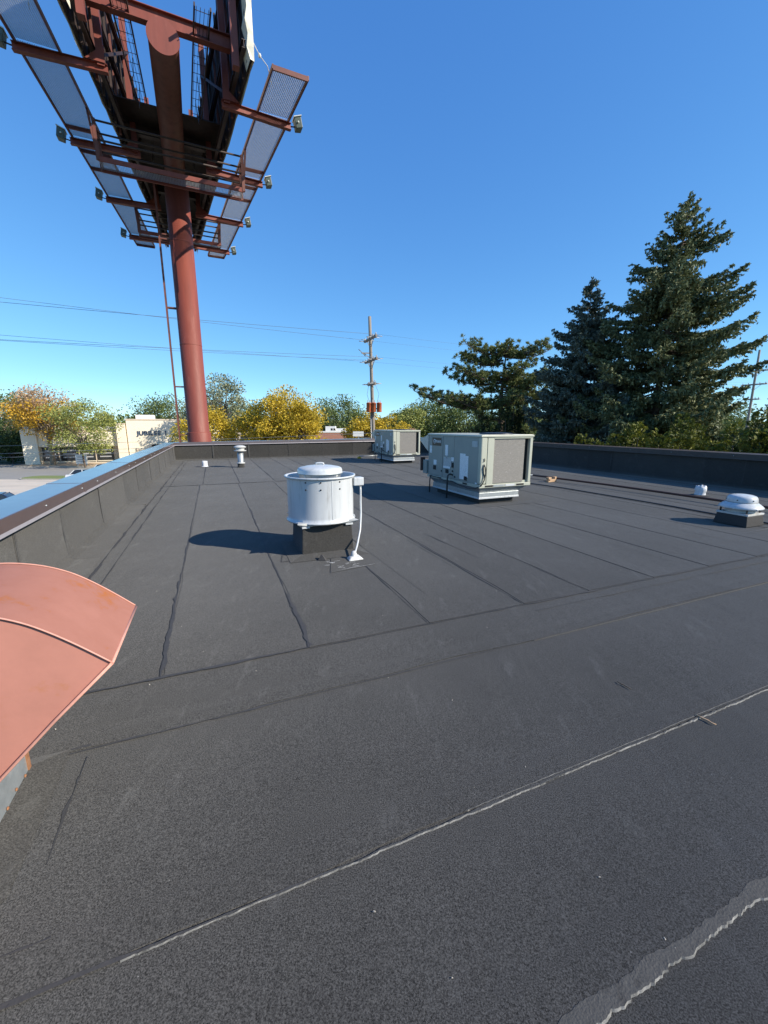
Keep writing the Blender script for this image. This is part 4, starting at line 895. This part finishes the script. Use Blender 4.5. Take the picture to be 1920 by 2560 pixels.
def spruce(name, label, x, y, h, rbase, mat, seed, ground=GZ, lean=(0,0), zstart=.08, gap=1.0, fuzz=1.0, power=.85, up=0.0, rcap=99, prof=None, step=.0185, nbr=6):
    rg = np.random.default_rng(seed); t = thing(name, (x, y, ground), 0, label, 'tree'); mb = MB(); wood = MB()
    top = np.array([lean[0], lean[1], h]); ax = lambda z: np.array([lean[0], lean[1], 0])*(z/h)**1.3 + np.array([0,0,z])
    pts = [tuple(ax(h*k/14)) for k in range(15)]; mb.tube(pts, [max(.015, h*.0165*(1-k/14)**.9) for k in range(15)], 8, caps=False)
    mb.build('trunk', M['bark'], t)
    Cs = []; Ds = []; Ls = []; z = h*zstart
    while z < h*.985:
        f = 1 - z/h; R_ = float(np.interp(f, prof[0], prof[1])) if prof else min(rcap, rbase*(f**power))
        nb = nbr + int(rg.integers(0, 3)) if f > .1 else 4
        a0 = rg.uniform(0, 6.28)
        for k in range(nb):
            if rg.uniform() < .10*gap: continue
            a = a0 + 6.283*k/nb + rg.normal()*.22; Lb = max(.18, R_*rg.uniform(.62, 1.12)); d = np.array([math.cos(a), math.sin(a), 0])
            slope = (-.16 if f > .25 else -.16 + .75*(1-f/.25)) + up + rg.normal()*.07
            base = ax(z + rg.normal()*.12); ns = max(3, int(Lb/.20))
            side = np.array([-math.sin(a), math.cos(a), 0]); bp = []
            for s_ in range(ns+1):
                q = s_/ns; zz = slope*Lb*q + .17*Lb*q*q*q*(1.2 if f > .2 else .4) - .05*Lb*math.sin(math.pi*q)
                bp.append(base + d*Lb*q + np.array([0,0,zz]))
            wood.tube([tuple(p) for p in bp], [max(.006, (.012+.012*Lb)*(1-.85*i/ns)) for i in range(ns+1)], 5, caps=False)
            for s_ in range(1, ns+1):
                q = s_/ns
                if q < .12: continue
                p = bp[s_]; tl = min(.85, .14 + .30*Lb*(1-q)**.7*(.55+.9*q))
                for sgn in (1, -1, 0):
                    if sgn == 0 and rg.uniform() < .35: continue
                    dirv = (d*.75 + side*sgn*rg.uniform(.6,1.0) + np.array([0,0,rg.uniform(-.30,.18)])) if sgn else d + np.array([0,0,rg.uniform(.0,.35)])
                    dirv /= np.linalg.norm(dirv); m = max(3, int(tl*26*fuzz))
                    tt = rg.uniform(.0, 1.0, size=m)
                    pos = p + dirv[None,:]*(tt*tl)[:,None] + rg.normal(size=(m,3))*.022
                    dd = dirv[None,:]*.8 + rg.normal(size=(m,3))*.55 + np.array([0,0,.10])
                    Cs.append(pos); Ds.append(dd); Ls.append(rg.uniform(.10,.21,size=m))
                    # hanging tassels under the branch
                    if rg.uniform() < .4:
                        m2 = max(1, m//3); pos = p + dirv[None,:]*(rg.uniform(0,1,m2)*tl)[:,None] + np.array([0,0,-1])[None,:]*rg.uniform(.03,.22,m2)[:,None]
                        Cs.append(pos); Ds.append(np.tile(np.array([0,0,-1.]), (m2,1)) + rg.normal(size=(m2,3))*.4); Ls.append(rg.uniform(.12,.24,size=m2))
        z += h*step*(.75 + .5*rg.uniform()) * (1.0 if f > .3 else .8)
    # leader
    m = 60; Cs.append(top[None,:] + np.stack([rg.normal(size=m)*.04, rg.normal(size=m)*.04, rg.uniform(-.9,.25,m)], 1)); Ds.append(rg.normal(size=(m,3))*.6 + np.array([0,0,1])); Ls.append(rg.uniform(.1,.2,m))
    wood.build('branches', M['bark'], t)
    C = np.concatenate(Cs); D = np.concatenate(Ds); Ln = np.concatenate(Ls)
    quads_mesh('crown', leaf_quads(C, D, Ln, Ln*.42, rg), M[mat], t)
    return t

def pine(name, label, x, y, h, branches, mat, seed, ground=GZ):
    """Austrian pine: a few long horizontal limbs with round needle tufts"""
    rg = np.random.default_rng(seed); t = thing(name, (x, y, ground), 0, label, 'tree'); wood = MB()
    wood.tube([(0,0,0),(.1,0,h*.4),(0,.1,h*.7),(.15,0,h*.93)], [.26,.2,.13,.03], 8, caps=False); wood.build('trunk', M['bark'], t); wood = MB()
    Cs = []; Ds = []; Ls = []
    for (z, a, L) in branches:
        a = math.radians(a); d = np.array([math.cos(a), math.sin(a), 0]); side = np.array([-d[1], d[0], 0]); n = max(5, int(L/.28))
        for s_ in range(n+1):
            pass
        bp = [np.array([0,0,z]) + d*L*q + np.array([0,0,(.03*L*q + .12*L*q**3 - .05*L*math.sin(3.1*q))]) for q in np.linspace(0,1,n+1)]
        wood.tube([tuple(p) for p in bp], [max(.012,.03+.016*L)*(1-.8*i/n) for i in range(n+1)], 5, caps=False)
        for s_ in range(int(n*.22), n+1):
            for j in range(5):
                p = bp[s_]; off = side*rg.normal()*.42*min(1, L*.3) + d*rg.normal()*.2 + np.array([0,0,rg.normal()*.15 + .13]); q = p + off
                wood.tube([tuple(p), tuple(p*.4+q*.6 + np.array([0,0,.02])), tuple(q)], [.018,.012,.008], 4, caps=False)
                m = 34; ax_ = off/np.linalg.norm(off)*.6 + np.array([0,0,.55]); dd = rg.normal(size=(m,3))*.75 + ax_; dd /= np.linalg.norm(dd, axis=1, keepdims=True)
                ln_ = rg.uniform(.16,.27,m); Cs.append(q + dd*ln_[:,None]*.55); Ds.append(dd); Ls.append(ln_)
    wood.build('branches', M['bark'], t)
    C = np.concatenate(Cs); D = np.concatenate(Ds); Ln = np.concatenate(Ls)
    quads_mesh('crown', leaf_quads(C, D, Ln, Ln*.22, rg), M[mat], t)
    return t

def cedar(name, label, x, y, h, r, mat, seed, ground=GZ, zlow=.35, n=5200, leaf=.16, tops=7, cat='shrub'):
    """upright evergreen of fan-like sprays, several tops"""
    rg = np.random.default_rng(seed); t = thing(name, (x, y, ground), 0, label, cat); wood = MB(); Cs = []; Ds = []; Ls = []
    for k in range(tops):
        a = rg.uniform(0, 6.28); rr_ = r*.75*rg.uniform(0, 1)**.5 if k else 0; bx_, by_ = rr_*math.cos(a), rr_*math.sin(a); hh = h*(1 - .22*rg.uniform()*(1 if k else 0))
        wood.tube([(bx_*.2,by_*.2,0),(bx_*.7,by_*.7,hh*.5),(bx_,by_,hh*.93)], [.09,.06,.012], 5, caps=False)
        m = n//tops//9
        for j in range(m):
            z = hh*(zlow + (1-zlow)*rg.uniform()**.8); w = r*.62*(1 - ((z/hh-zlow)/(1-zlow))**1.6)*rg.uniform(.35,1.1)+.05; b = rg.uniform(0, 6.28)
            d = np.array([math.cos(b), math.sin(b), rg.uniform(.35,1.3)]); d /= np.linalg.norm(d); p = np.array([bx_, by_, z]) + np.array([math.cos(b), math.sin(b), .25])*w
            s2 = np.cross(d, rg.normal(size=3)); s2 /= np.linalg.norm(s2)
            q = np.linspace(-.5,.5,9)
            Cs.append(p + d*(.22*(1-abs(q)))[:,None] + s2[None,:]*(q*.26)[:,None]); Ds.append(d[None,:] + s2[None,:]*(q*1.7)[:,None]); Ls.append(rg.uniform(.8,1.3,9)*leaf)
    wood.build('stems', M['bark'], t); C = np.concatenate(Cs); D = np.concatenate(Ds); Ln = np.concatenate(Ls)
    quads_mesh('crown', leaf_quads(C, D, Ln, Ln*.45, rg), M[mat], t)
    return t

# conifers beyond the right parapet
spruce('spruce_tree', 'tallest dark green spruce, rising above everything at right', 13.5, 21.2, 16.9, 7.0, 'l_spruce', 21, lean=(.55, .1), gap=1.7, prof=([0,.06,.118,.225,.33,.47,1],[.12,.72,1.4,2.5,3.3,3.9,4.1]), step=.0195, nbr=6, fuzz=2.2)
spruce('spruce_tree', 'blue-grey pointed spruce between the pine and the tallest spruce', 11.2, 24.0, 14.2, 6.4, 'l_blue', 22, gap=.9, prof=([0,.06,.127,.25,.43,.7,1],[.1,.5,1.0,2.0,3.1,3.8,4.0]), step=.0170, fuzz=2.1)
spruce('spruce_tree', 'spruce cut off by the right frame edge behind the utility pole top', 21.6, 22.0, 10.4, 3.6, 'l_blue', 23, gap=1.0)
spruce('spruce_tree', 'low broad spruce filling the gap right of the tallest trunk', 16.8, 22.4, 9.4, 3.9, 'l_spruce', 24, gap=.8)
spruce('spruce_tree', 'young blue-green spruce in front of the two tall spruces', 11.8, 20.8, 8.0, 3.0, 'l_blue', 25, gap=.4)
pb = []
_r = random.Random(4)
pb = [(11.0,180,3.0),(11.2,165,2.8),(11.3,195,2.8),(11.6,180,2.2),(11.0,150,2.6),(11.1,0,3.0),(11.3,30,2.8),(11.4,-30,2.6),(11.7,90,1.6),(11.5,-90,1.6),
      (9.6,178,3.5),(9.7,192,3.2),(9.9,165,3.0),(9.6,205,2.8),(9.6,10,3.4),(9.7,-35,3.0),(9.8,45,3.0),(9.9,-80,2.4),
      (8.0,176,6.2),(8.1,185,5.7),(8.3,168,4.6),(7.9,197,4.4),(8.2,181,3.5),(8.0,210,3.2),(8.4,15,3.6),(8.3,-40,3.4),(8.2,60,3.0),(8.2,-90,2.6),
      (7.0,0,3.0),(7.2,-50,2.8),(7.0,60,2.8),(6.9,200,2.2),(6.4,-20,2.6)]
pb = [(z + _r.uniform(-.22,.22), a + _r.uniform(-8,8), L*_r.uniform(.9,1.1)) for z, a, L in pb]
for k in range(9): pb.append((_r.uniform(8.0, 10.6), _r.uniform(-100, 120), _r.uniform(1.8, 3.2)))
pine('pine_tree', 'spreading olive green pine with long level limbs reaching left', 8.2, 29.5, 12.6, pb, 'l_pine', 31)
cedar('cedar_tree', 'narrow dark cedar standing below the pine', 8.4, 27.2, 8.3, 1.2, 'l_darkcedar', 41, cat='tree', n=6000)
cedar('cedar_tree', 'dark cedar thicket just right of the near rooftop unit', 6.9, 28.6, 7.1, 1.5, 'l_darkcedar', 42, cat='tree', n=6000)
k = 0
for (x, y, h, r, lab) in ((8.9, 18.6, 6.2, 1.1, 'olive shrub top left of the yellow-green hedge behind the right parapet'), (10.1, 16.8, 6.75, 1.15, 'yellow-green arborvitae with feathery top at the left of the hedge row'), (11.2, 15.6, 6.85, 1.1, 'second yellow-green arborvitae in the hedge row behind the right parapet'),
                          (12.0, 14.2, 6.75, 1.1, 'yellow-green arborvitae in the middle of the hedge row'), (12.9, 13.0, 6.7, 1.1, 'yellow-green arborvitae nearer the right frame edge'), (13.7, 13.6, 7.35, 1.2, 'tallest yellow-green arborvitae at the right frame edge'), (12.4, 17.4, 7.0, 1.4, 'olive green arborvitae standing behind the hedge row'), (14.9, 16.4, 7.2, 1.5, 'olive green arborvitae behind the right end of the hedge')):
    cedar('arborvitae', lab, x, y, h, r, 'l_yew', 50+k, n=7600, leaf=.13, zlow=.55, tops=9); k += 1

# broadleaf trees across the street
broadleaf('autumn_tree', 'thinning autumn tree, pinkish above and orange-yellow below, before the stucco wing', -56.4, 69.8, 13.6, 4.9, 4.9, 8.6, [('l_orange', .95, 0, .66), ('l_pink', .50, .58, 1.1)], 56, 150, .30, 61, twigs=4, bark='barktan', trunk_r=.34)
broadleaf('street_tree', 'rounded light green tree right of the autumn tree', -48.6, 66.5, 10.9, 4.7, 4.4, 6.4, [('l_lgreen', 1, 0, 1.1)], 46, 190, .28, 62, trunk_r=.13, bark='bark')
broadleaf('street_tree', 'sparse brown leafed tree at the left frame edge', -65.0, 76, 12.6, 4.2, 4.4, 8.4, [('l_pink', .28, .2, 1.1), ('l_green', .5, 0, .6)], 34, 90, .32, 63, twigs=6)
for (i, (x, y, h, r)) in enumerate(((-66.5, 73.5, 6.2, 3.6), (-71.5, 75, 7.4, 4.2), (-62.5, 80, 7.0, 3.8))):
    broadleaf('hedge_bush', ['dense dark green bush against the stucco wing at far left', 'tallest dark green bush at the left frame edge', 'dark green bush half hidden behind the stucco wing'][i], x, y, h, r, h*.46, h*.5, [('l_dark', 1, 0, 1.1)], 40, 200, .30, 70+i, spread=.5)
BGT = [ # x, y, h, rx, rz, cz, material, clumps, per, leaf, label
 (-57, 112, 13.2, 9.5, 4.6, 8.6, 'l_green', 60, 150, .45, 'wide green tree behind the street, left of the sign building roof'),
 (-45, 105, 13.6, 6.5, 4.6, 8.8, 'l_greygreen', 50, 150, .42, 'green tree crown showing above the sign building roof'),
 (-36, 108, 12.6, 5.5, 4.0, 8.4, 'l_green', 44, 140, .42, 'smaller green crown above the sign building beside the pole'),
 (-28.6, 75, 15.4, 4.4, 5.2, 10.0, 'l_greygreen', 46, 120, .34, 'tall airy grey-green tree just right of the billboard pole'),
 (-24.8, 58, 9.8, 3.4, 3.8, 5.9, 'l_yellow', 40, 170, .28, 'small bright yellow tree touching the billboard pole'),
 (-30.6, 62, 7.2, 1.8, 2.3, 4.9, 'l_ygreen', 18, 60, .26, 'thin yellowish sapling in front of the sign building letters'),
 (-18.4, 59, 9.3, 4.0, 3.4, 5.5, 'l_yellow', 48, 170, .28, 'lower golden tree between the pole and the largest golden crown'),
 (-13.6, 58, 11.3, 4.6, 4.4, 6.9, 'l_yellow', 64, 190, .28, 'largest golden yellow tree left of centre'),
 (-11.2, 56, 9.6, 3.1, 3.6, 5.9, 'l_yellow', 46, 180, .27, 'golden yellow crown on the right flank of the largest one'),
 (-9.2, 88, 12.0, 5.2, 4.6, 7.8, 'l_green', 60, 180, .36, 'round dark green tree between the golden crowns'),
 (-2.3, 62, 8.6, 3.3, 3.2, 5.2, 'l_yellow', 50, 180, .28, 'golden tree left of the far rooftop unit behind the utility pole'),
 (.6, 64, 8.6, 3.4, 3.0, 5.3, 'l_yellow', 44, 180, .28, 'golden tree right of the utility pole above the far unit'),
 (5.0, 84, 10.2, 4.2, 4.0, 6.4, 'l_lgreen', 44, 160, .34, 'pale green tree above the far rooftop unit'),
 (9.8, 88, 11.4, 5.4, 4.6, 7.0, 'l_green', 56, 170, .36, 'green tree between the two rooftop units'),
 (17.0, 86, 10.4, 5.6, 4.4, 6.4, 'l_green', 56, 160, .36, 'green tree behind the pine limbs'),
 (25, 84, 11.0, 6.0, 4.8, 6.6, 'l_green', 56, 160, .36, 'distant green tree hidden behind the conifers'),
 (38, 86, 11.5, 6.5, 5.0, 6.8, 'l_dark', 56, 160, .36, 'distant dark tree behind the tallest spruce'),
 (52, 88, 11.5, 6.5, 5.0, 6.8, 'l_green', 56, 160, .36, 'distant green tree behind the hedge row'),
 (67, 84, 12, 7, 5.4, 7.0, 'l_green', 56, 160, .38, 'distant green tree near the right utility pole'),
 (-82, 96, 13, 8, 5.4, 8.2, 'l_green', 56, 160, .42, 'distant green tree at the far left edge'),
 (4.4, 66, 6.6, 1.5, 2.2, 4.3, 'l_pink', 20, 120, .24, 'small rust brown tree above the near unit'),
]
for i, (x, y, h, rx, rz, cz, mt, nc, per, lf, lab) in enumerate(BGT):
    broadleaf('street_tree', lab, x, y, h, rx, rz, cz, [(mt, 1, 0, 1.1)], nc, per, lf, 200+i, twigs=1 if mt in ('l_yellow', 'l_ygreen') else 0)
# far-off woods closing the horizon
rgw = np.random.default_rng(5); nW = 26000
wx = rgw.uniform(-260, 260, nW); wy = 150 + 40*rgw.uniform(size=nW); hz_ = 8.3 + 1.6*np.sin(wx*.11) + 1.2*np.sin(wx*.31+1) + .8*np.sin(wx*.8+2)
wz = GZ + hz_*rgw.uniform(size=nW)**.6
tag(quads_mesh('far_woods', leaf_quads(np.stack([wx,wy,wz],1), rgw.normal(size=(nW,3)), rgw.uniform(1.0,2.0,nW), rgw.uniform(.9,1.6,nW), rgw), M['l_green']), 'far-off belt of green woods along the horizon', 'woods', kind='stuff')

# ------------------------------------------------------------------ buildings across the street
t = thing('sign_building', (-48.07, 75.6, GZ), ROT, 'cream stucco shop building with navy JUBILEE lettering', 'building')
def bx(name, x0, x1, y0, y1, z0, z1, mat, parent, bevel=0): return MB().box(x0, x1, y0, y1, z0, z1).build(name, M[mat], parent, bevel=bevel)
bx('sign_wall', 1.15, 18.0, 0, 14, 0, 7.72, 'stucco', t); bx('parapet_cap', 1.05, 18.1, -.1, 14.1, 7.74, 7.92, 'stucco2', t)
bx('pier', -.45, .95, -.5, 9, 0, 6.95, 'stucco', t); bx('pier_cap', -.52, 1.02, -.57, 9.05, 6.96, 7.12, 'stucco2', t); bx('recess', .955, 1.145, .4, 8, 0, 7.0, 'stucco2', t)
bx('wing_wall', -14.0, -.46, .9, 14, 0, 6.0, 'stucco2', t); bx('wing_roof_edge', -14.2, -.47, .7, 14.2, 6.02, 6.55, 'roofwhite', t)
wp = bx('wing_pier', -14.4, -12.3, -.2, .89, 0, 6.1, 'stucco', t); bx('wing_fascia', -12.29, -.6, .2, .89, 3.1, 5.6, 'stucco', t)
for (a, b) in ((-12.0,-9.9),(-9.5,-6.9),(-6.5,-4.4),(-4.0,-1.6)):
    w = bx('shop_window', a, b, .80, .89, .55, 2.95, 'glass', t)
    bx('frame', a-.06, a+.02, .75, .79, .5, 3.0, 'dark', w); bx('frame', b-.02, b+.06, .75, .79, .5, 3.0, 'dark', w); bx('sill', a-.1, b+.1, .70, .795, .40, .52, 'stucco', w)
    for q in (1.1, 1.7, 2.3): bx('blind_slat', a+.3, b-.3, .785, .798, q, q+.22, 'insul', w)
d = bx('entrance_canopy', 5.0, 10.5, -.9, -.01, 2.8, 3.3, 'dark', t); bx('shop_window', 5.2, 10.2, -.06, -.012, .2, 2.75, 'glass', t)
bx('rooftop_unit_box', 2.2, 5.2, 4, 7, 7.93, 8.75, 'roofwhite', t)
lx = 2.62
for ch in 'JUBILEE':
    o = text_mesh('letter', ch, 1.08, M['navy'], t, (lx, -.05, 5.30), (R(90), 0, 0), .05, .035, 'LEFT')
    xs = [v.co.x for v in o.data.vertices]; o.location.x = lx - min(xs); lx += max(xs) - min(xs) + .12
text_mesh('letter', 'I', 1.0, M['navy'], t, (lx+.55, -.05, 5.35), (R(90), 0, 0), .05, .035, 'LEFT')
for x in (2.4, 4.4): 
    o = bx('wall_lamp', x, x+.25, -.25, -.01, 2.2, 2.75, 'stucco2', t)
s = thing('sign_board', (-50.6, 68.6, GZ), 0, 'low white sign board on the gravel bed before the shop', 'sign')
bx('board', -.95, .95, -.06, .06, .45, 2.0, 'roofwhite', s); bx('leg', -.8, -.65, -.05, .05, 0, .45, 'insul', s); bx('leg', .65, .8, -.05, .05, 0, .45, 'insul', s)
for z in (.75, 1.1, 1.5): bx('print_row', -.7, .7, -.068, -.061, z, z+.14, 'insul', s)
t = thing('brick_building', (-13, 76, GZ), .2, 'low salmon brick building behind the golden tree', 'building')
bx('wall', 0, 7.2, 0, 10, 0, 5.45, 'mortarb', t); bx('roof_edge', -.1, 7.3, -.1, 10.1, 5.46, 5.66, 'roofwhite', t)
bm_ = None
for r_ in range(9):
    for c_ in range(12):
        x0 = .01 + c_*.6 + (.3 if r_ % 2 else 0)
        if x0 + .57 > 7.19: continue
        o = link_mesh('brick', bm_, None, t) if bm_ else MB().box(0, .57, -.02, -.001, 0, .165).build('brick', M['brick'], t)
        bm_ = o.data; o.location = (x0, 0, 3.78 + r_*.185)
u = thing('roof_condenser', (-11.1, 79, GZ+5.66), 0, 'white box units on the brick building roof', 'condenser')
bx('case', 0, 1.9, 0, 1.2, 0, .95, 'roofwhite', u); bx('case', 1.95, 3.7, .2, 1.4, 0, .55, 'roofwhite', u)
for x in (1.0, 1.5): bx('fan_opening', x, x+.36, -.02, -.001, .15, .55, 'dark', u)
t = thing('white_roof_building', (-30, 84, GZ), 0, 'pale flat roofed building behind the yellow trees', 'building')
bx('wall', 0, 14, 0, 10, 0, 6.0, 'stucco2', t); bx('roof_edge', -.3, 14.3, -.3, 10.3, 6.01, 6.6, 'roofwhite', t)
for k in range(4): bx('window', 1+3.3*k, 3+3.3*k, -.03, -.001, 3.4, 5.0, 'glass', t)
t = thing('roadside_sign', (-3.4, 55, GZ), 0, 'small white board sign left of the far rooftop unit', 'sign')
bx('board', -.7, .7, -.05, .05, 5.3, 5.95, 'roofwhite', t); bx('post', -.06, .06, .051, .13, 0, 5.7, 'insul', t)

# ------------------------------------------------------------------ utility poles and wires
PV = Vector((math.cos(ROT), math.sin(ROT), 0)); PU = Vector((-math.sin(ROT), math.cos(ROT), 0))
def utility_pole(name, label, x, y, ztop, lean, tanks, r=.17):
    t = thing(name, (x, y, GZ), 0, label, 'utility pole'); hgt = ztop - GZ; ax = lambda z: Vector((lean*(z-GZ)/hgt, 0, z-GZ))
    MB().tube([ax(GZ + hgt*k/8) for k in range(9)], [r*1.15 - r*.35*k/8 for k in range(9)], 12).build('shaft', M['polewood'], t)
    for (z, hl) in ((9.5, 1.55), (7.6, 1.55), (5.5, .95)):
        c = ax(z); off = -PV*.0; arm = MB().bar(c - PU*hl + off, c + PU*hl + off, .16, .20).build('cross_arm', M['polewood'], t)
        for q in (-.9, -.45, .45, .9):
            p = c + PU*hl*q
            MB().lathe([(.05,0),(.03,.05),(.06,.09),(.06,.14),(.03,.18),(.0,.22)], 10, (p.x, p.y, p.z+.10)).build('insulator', M['insul'], arm)
            for s_ in (-1, 1): MB().tube([p + PV*s_*.12, p + PV*s_*.62], .035, 6).build('strain_insulator', M['insul'], arm)
        if hl > 1:
            for s_ in (-1, 1): MB().bar(c + PU*hl*.62*s_, ax(z-.85), .05, .03).build('arm_brace', M['polewood'], arm)
    if tanks:
        for q in (-1, 0, 1):
            c = ax(3.35) + PU*(-.10)*abs(q) + Vector((.48*q + .12, -.42 if q else -.50, 0))
            tk = MB().lathe([(0,-.42),(.22,-.42),(.235,-.38),(.235,.36),(.25,.37),(.25,.41),(.12,.46),(.0,.47)], 20, tuple(c)).build('transformer_tank', M['orange'], t)
            for s_ in (-.1, .1): MB().lathe([(.03,.44),(.045,.52),(.025,.58),(.04,.64),(.0,.72)], 8, (c.x+s_, c.y, c.z)).build('bushing', M['insul'], tk)
        MB().bar(ax(3.35)+Vector((-.65,-.22,-.1)), ax(3.35)+Vector((.85,-.22,-.1)), .08, .10).build('tank_bracket', M['darksteel'], t)
        MB().bar(ax(8.0)+PV*-.45+PU*.25, ax(8.6)+PV*-1.0+PU*.5, .07, .07).build('cutout_fuse', M['insul'], t); MB().bar(ax(7.85)+PV*-.1, ax(8.3)+PV*-.75+PU*.2, .07, .07).build('cutout_fuse', M['insul'], t)
        MB().bar(ax(8.2)+PV*-.9, ax(8.25), .09, .09).build('fuse_arm', M['polewood'], t)
        MB().tube([ax(3.0)+Vector((-.19,-.12,0)), ax(-1)+Vector((-.2,-.12,0)), ax(GZ)+Vector((-.2,-.12,0))], .05, 6).build('riser_conduit', M['insul'], t)
        MB().tube([ax(5.5)+PU*.8, ax(4.6)+PU*.5+Vector((-.3,0,0)), ax(3.9)+Vector((-.3,-.4,0))], .015, 5).build('jumper_wire', M['wire'], t); MB().tube([ax(5.5)-PU*.8, ax(4.6)-PU*.4+Vector((.5,0,0)), ax(3.9)+Vector((.5,-.4,0))], .015, 5).build('jumper_wire', M['wire'], t)
    return t
utility_pole('utility_pole', 'weathered utility pole with rusty orange transformers behind the far unit', -.86, 40.0, 11.4, -.45, True)
utility_pole('utility_pole', 'pole top with crossarm peeking out at the right frame edge', 54.4, 62.4, 12.4, -.2, False)
def wire(label, a, b, sag, r=.018, n=14):
    a = Vector(a); b = Vector(b); pts = [a.lerp(b, k/n) - Vector((0,0,sag*4*(k/n)*(1-k/n))) for k in range(n+1)]
    o = MB().tube([p - a for p in pts], r, 5).build('overhead_wire', M['wire']); o.location = a; tag(o, label, 'wire', 'overhead wires along the street')
P0 = Vector((-.95, 40, 0)); P1 = Vector((54.4, 62.4, 0))
for (z, q, lab, zl, rr_) in ((9.6, 1.4, 'top overhead wire running left from the utility pole', 10.6, .012), (9.6, -1.4, 'second overhead wire from the top, left of the utility pole', 9.75, .013), (7.7, 1.4, 'upper wire of the lower trio left of the utility pole', 8.15, .011),
                        (7.7, .6, 'middle wire of the lower trio left of the utility pole', 7.70, .011), (7.7, -1.4, 'lowest wire of the lower trio left of the utility pole', 7.45, .012), (1.0, .1, 'highest street cable crossing before the shop building', .10, .012), (.6, .0, 'middle street cable crossing before the shop building', -.55, .014), (.3, -.1, 'lowest street cable crossing before the shop building', -.80, .012)):
    a = P0 + PU*q + Vector((0,0,z)); b = P0 + PU*q - PV*52 + Vector((0,0,zl)); b.z = z + (zl - z)*52/26 if z > 2 else zl
    wire(lab, a, b, .25, rr_)
for (z, q, lab) in ((9.6, 1.4, 'far upper wire spanning right to the pole at the frame edge'), (9.6, -1.4, 'near upper wire spanning right to the pole at the frame edge'), (7.7, 1.4, 'far lower wire spanning right to the pole at the frame edge'), (7.7, -1.4, 'near lower wire spanning right to the pole at the frame edge')):
    wire(lab, P0 + PU*q + Vector((0,0,z)), P1 + PU*q + Vector((0,0,z)), .5, .006)

# ------------------------------------------------------------------ parked cars
def car(name, label, x, y, rz, paint, suv=False):
    t = thing(name, (x, y, GZ + .005), rz, label, 'car'); hh = 1.0 if suv else .86; rf = 1.68 if suv else 1.45
    prof = [(-2.25,.35),(-2.28,.62),(-2.2,.85),(-1.9,hh),(-1.2,hh+.05),(1.05,hh+.02),(1.95,hh-.12),(2.22,.7),(2.28,.5),(2.2,.32)]
    MB().prism(prof, 'y', -.86, .86).build('body', M[paint], t, bevel=.06, seg=3)
    cab = [(-1.75,hh+.02),(-1.25,rf-.08),(-.9,rf),(.1,rf),(.35,rf-.06),(1.05,hh)]
    MB().add([(px, s_*(.78 if pz < hh+.1 else .62), pz) for s_ in (-1, 1) for px, pz in cab], [(0,1,2,3,4,5),(11,10,9,8,7,6)] + [(i, i+6, (i+1)%6+6, (i+1)%6) for i in range(6)]).build('windows', M['glass'], t, bevel=.03)
    MB().add([(px, s_*.60, rf+.012) for s_ in (-1,1) for px in (-.98,.18)] + [(px, s_*.57, rf+.03) for s_ in (-1,1) for px in (-.9,.1)], [(0,1,3,2),(4,5,7,6),(0,1,5,4),(2,3,7,6),(0,2,6,4),(1,3,7,5)]).build('roof_panel', M[paint], t)
    for s_ in (-1, 1):
        MB().bar((-1.72,s_*.775,hh+.04), (-1.2,s_*.64,rf-.03), .05, .06).build('pillar', M[paint], t); MB().bar((.98,s_*.775,hh+.03), (.3,s_*.64,rf-.02), .05, .06).build('pillar', M[paint], t)
        MB().bar((-.3,s_*.785,hh+.03), (-.3,s_*.63,rf-.01), .06, .05).build('pillar', M[paint], t)
        for wx_ in (-1.38, 1.42):
            w = MB().lathe([(.0,-.1),(.30,-.1),(.33,-.07),(.33,.07),(.30,.1),(.0,.1)], 24).build('wheel', M['tyre'], t); w.location = (wx_, s_*.80, .33); w.rotation_euler = (R(90), 0, 0)
            q = MB().lathe([(.0,-.105),(.20,-.104),(.20,.104),(.0,.105)], 20).build('rim', M['galv'], w)
        MB().box(2.17, 2.27, s_*.66-.16, s_*.66+.16, .58, .72).build('headlight', M['lampgrey'], t, bevel=.02); MB().box(-2.27, -2.19, s_*.68-.14, s_*.68+.14, .66, .84).build('tail_light', M['orange'], t, bevel=.02)
    return t
car('parked_car', 'white car roof just showing above the left coping', -36.5, 50.3, R(4), 'carwhite')
car('parked_car', 'second white car peeking over the left coping below the shop', -38.6, 57.4, R(3), 'carwhite')
car('parked_car', 'dark blue car roof at the left frame edge behind the coping', -28.9, 30.4, R(28), 'carblue', True)
car('parked_car', 'pale car half hidden by the dark bushes at far left', -74.5, 80.5, R(10), 'carwhite')
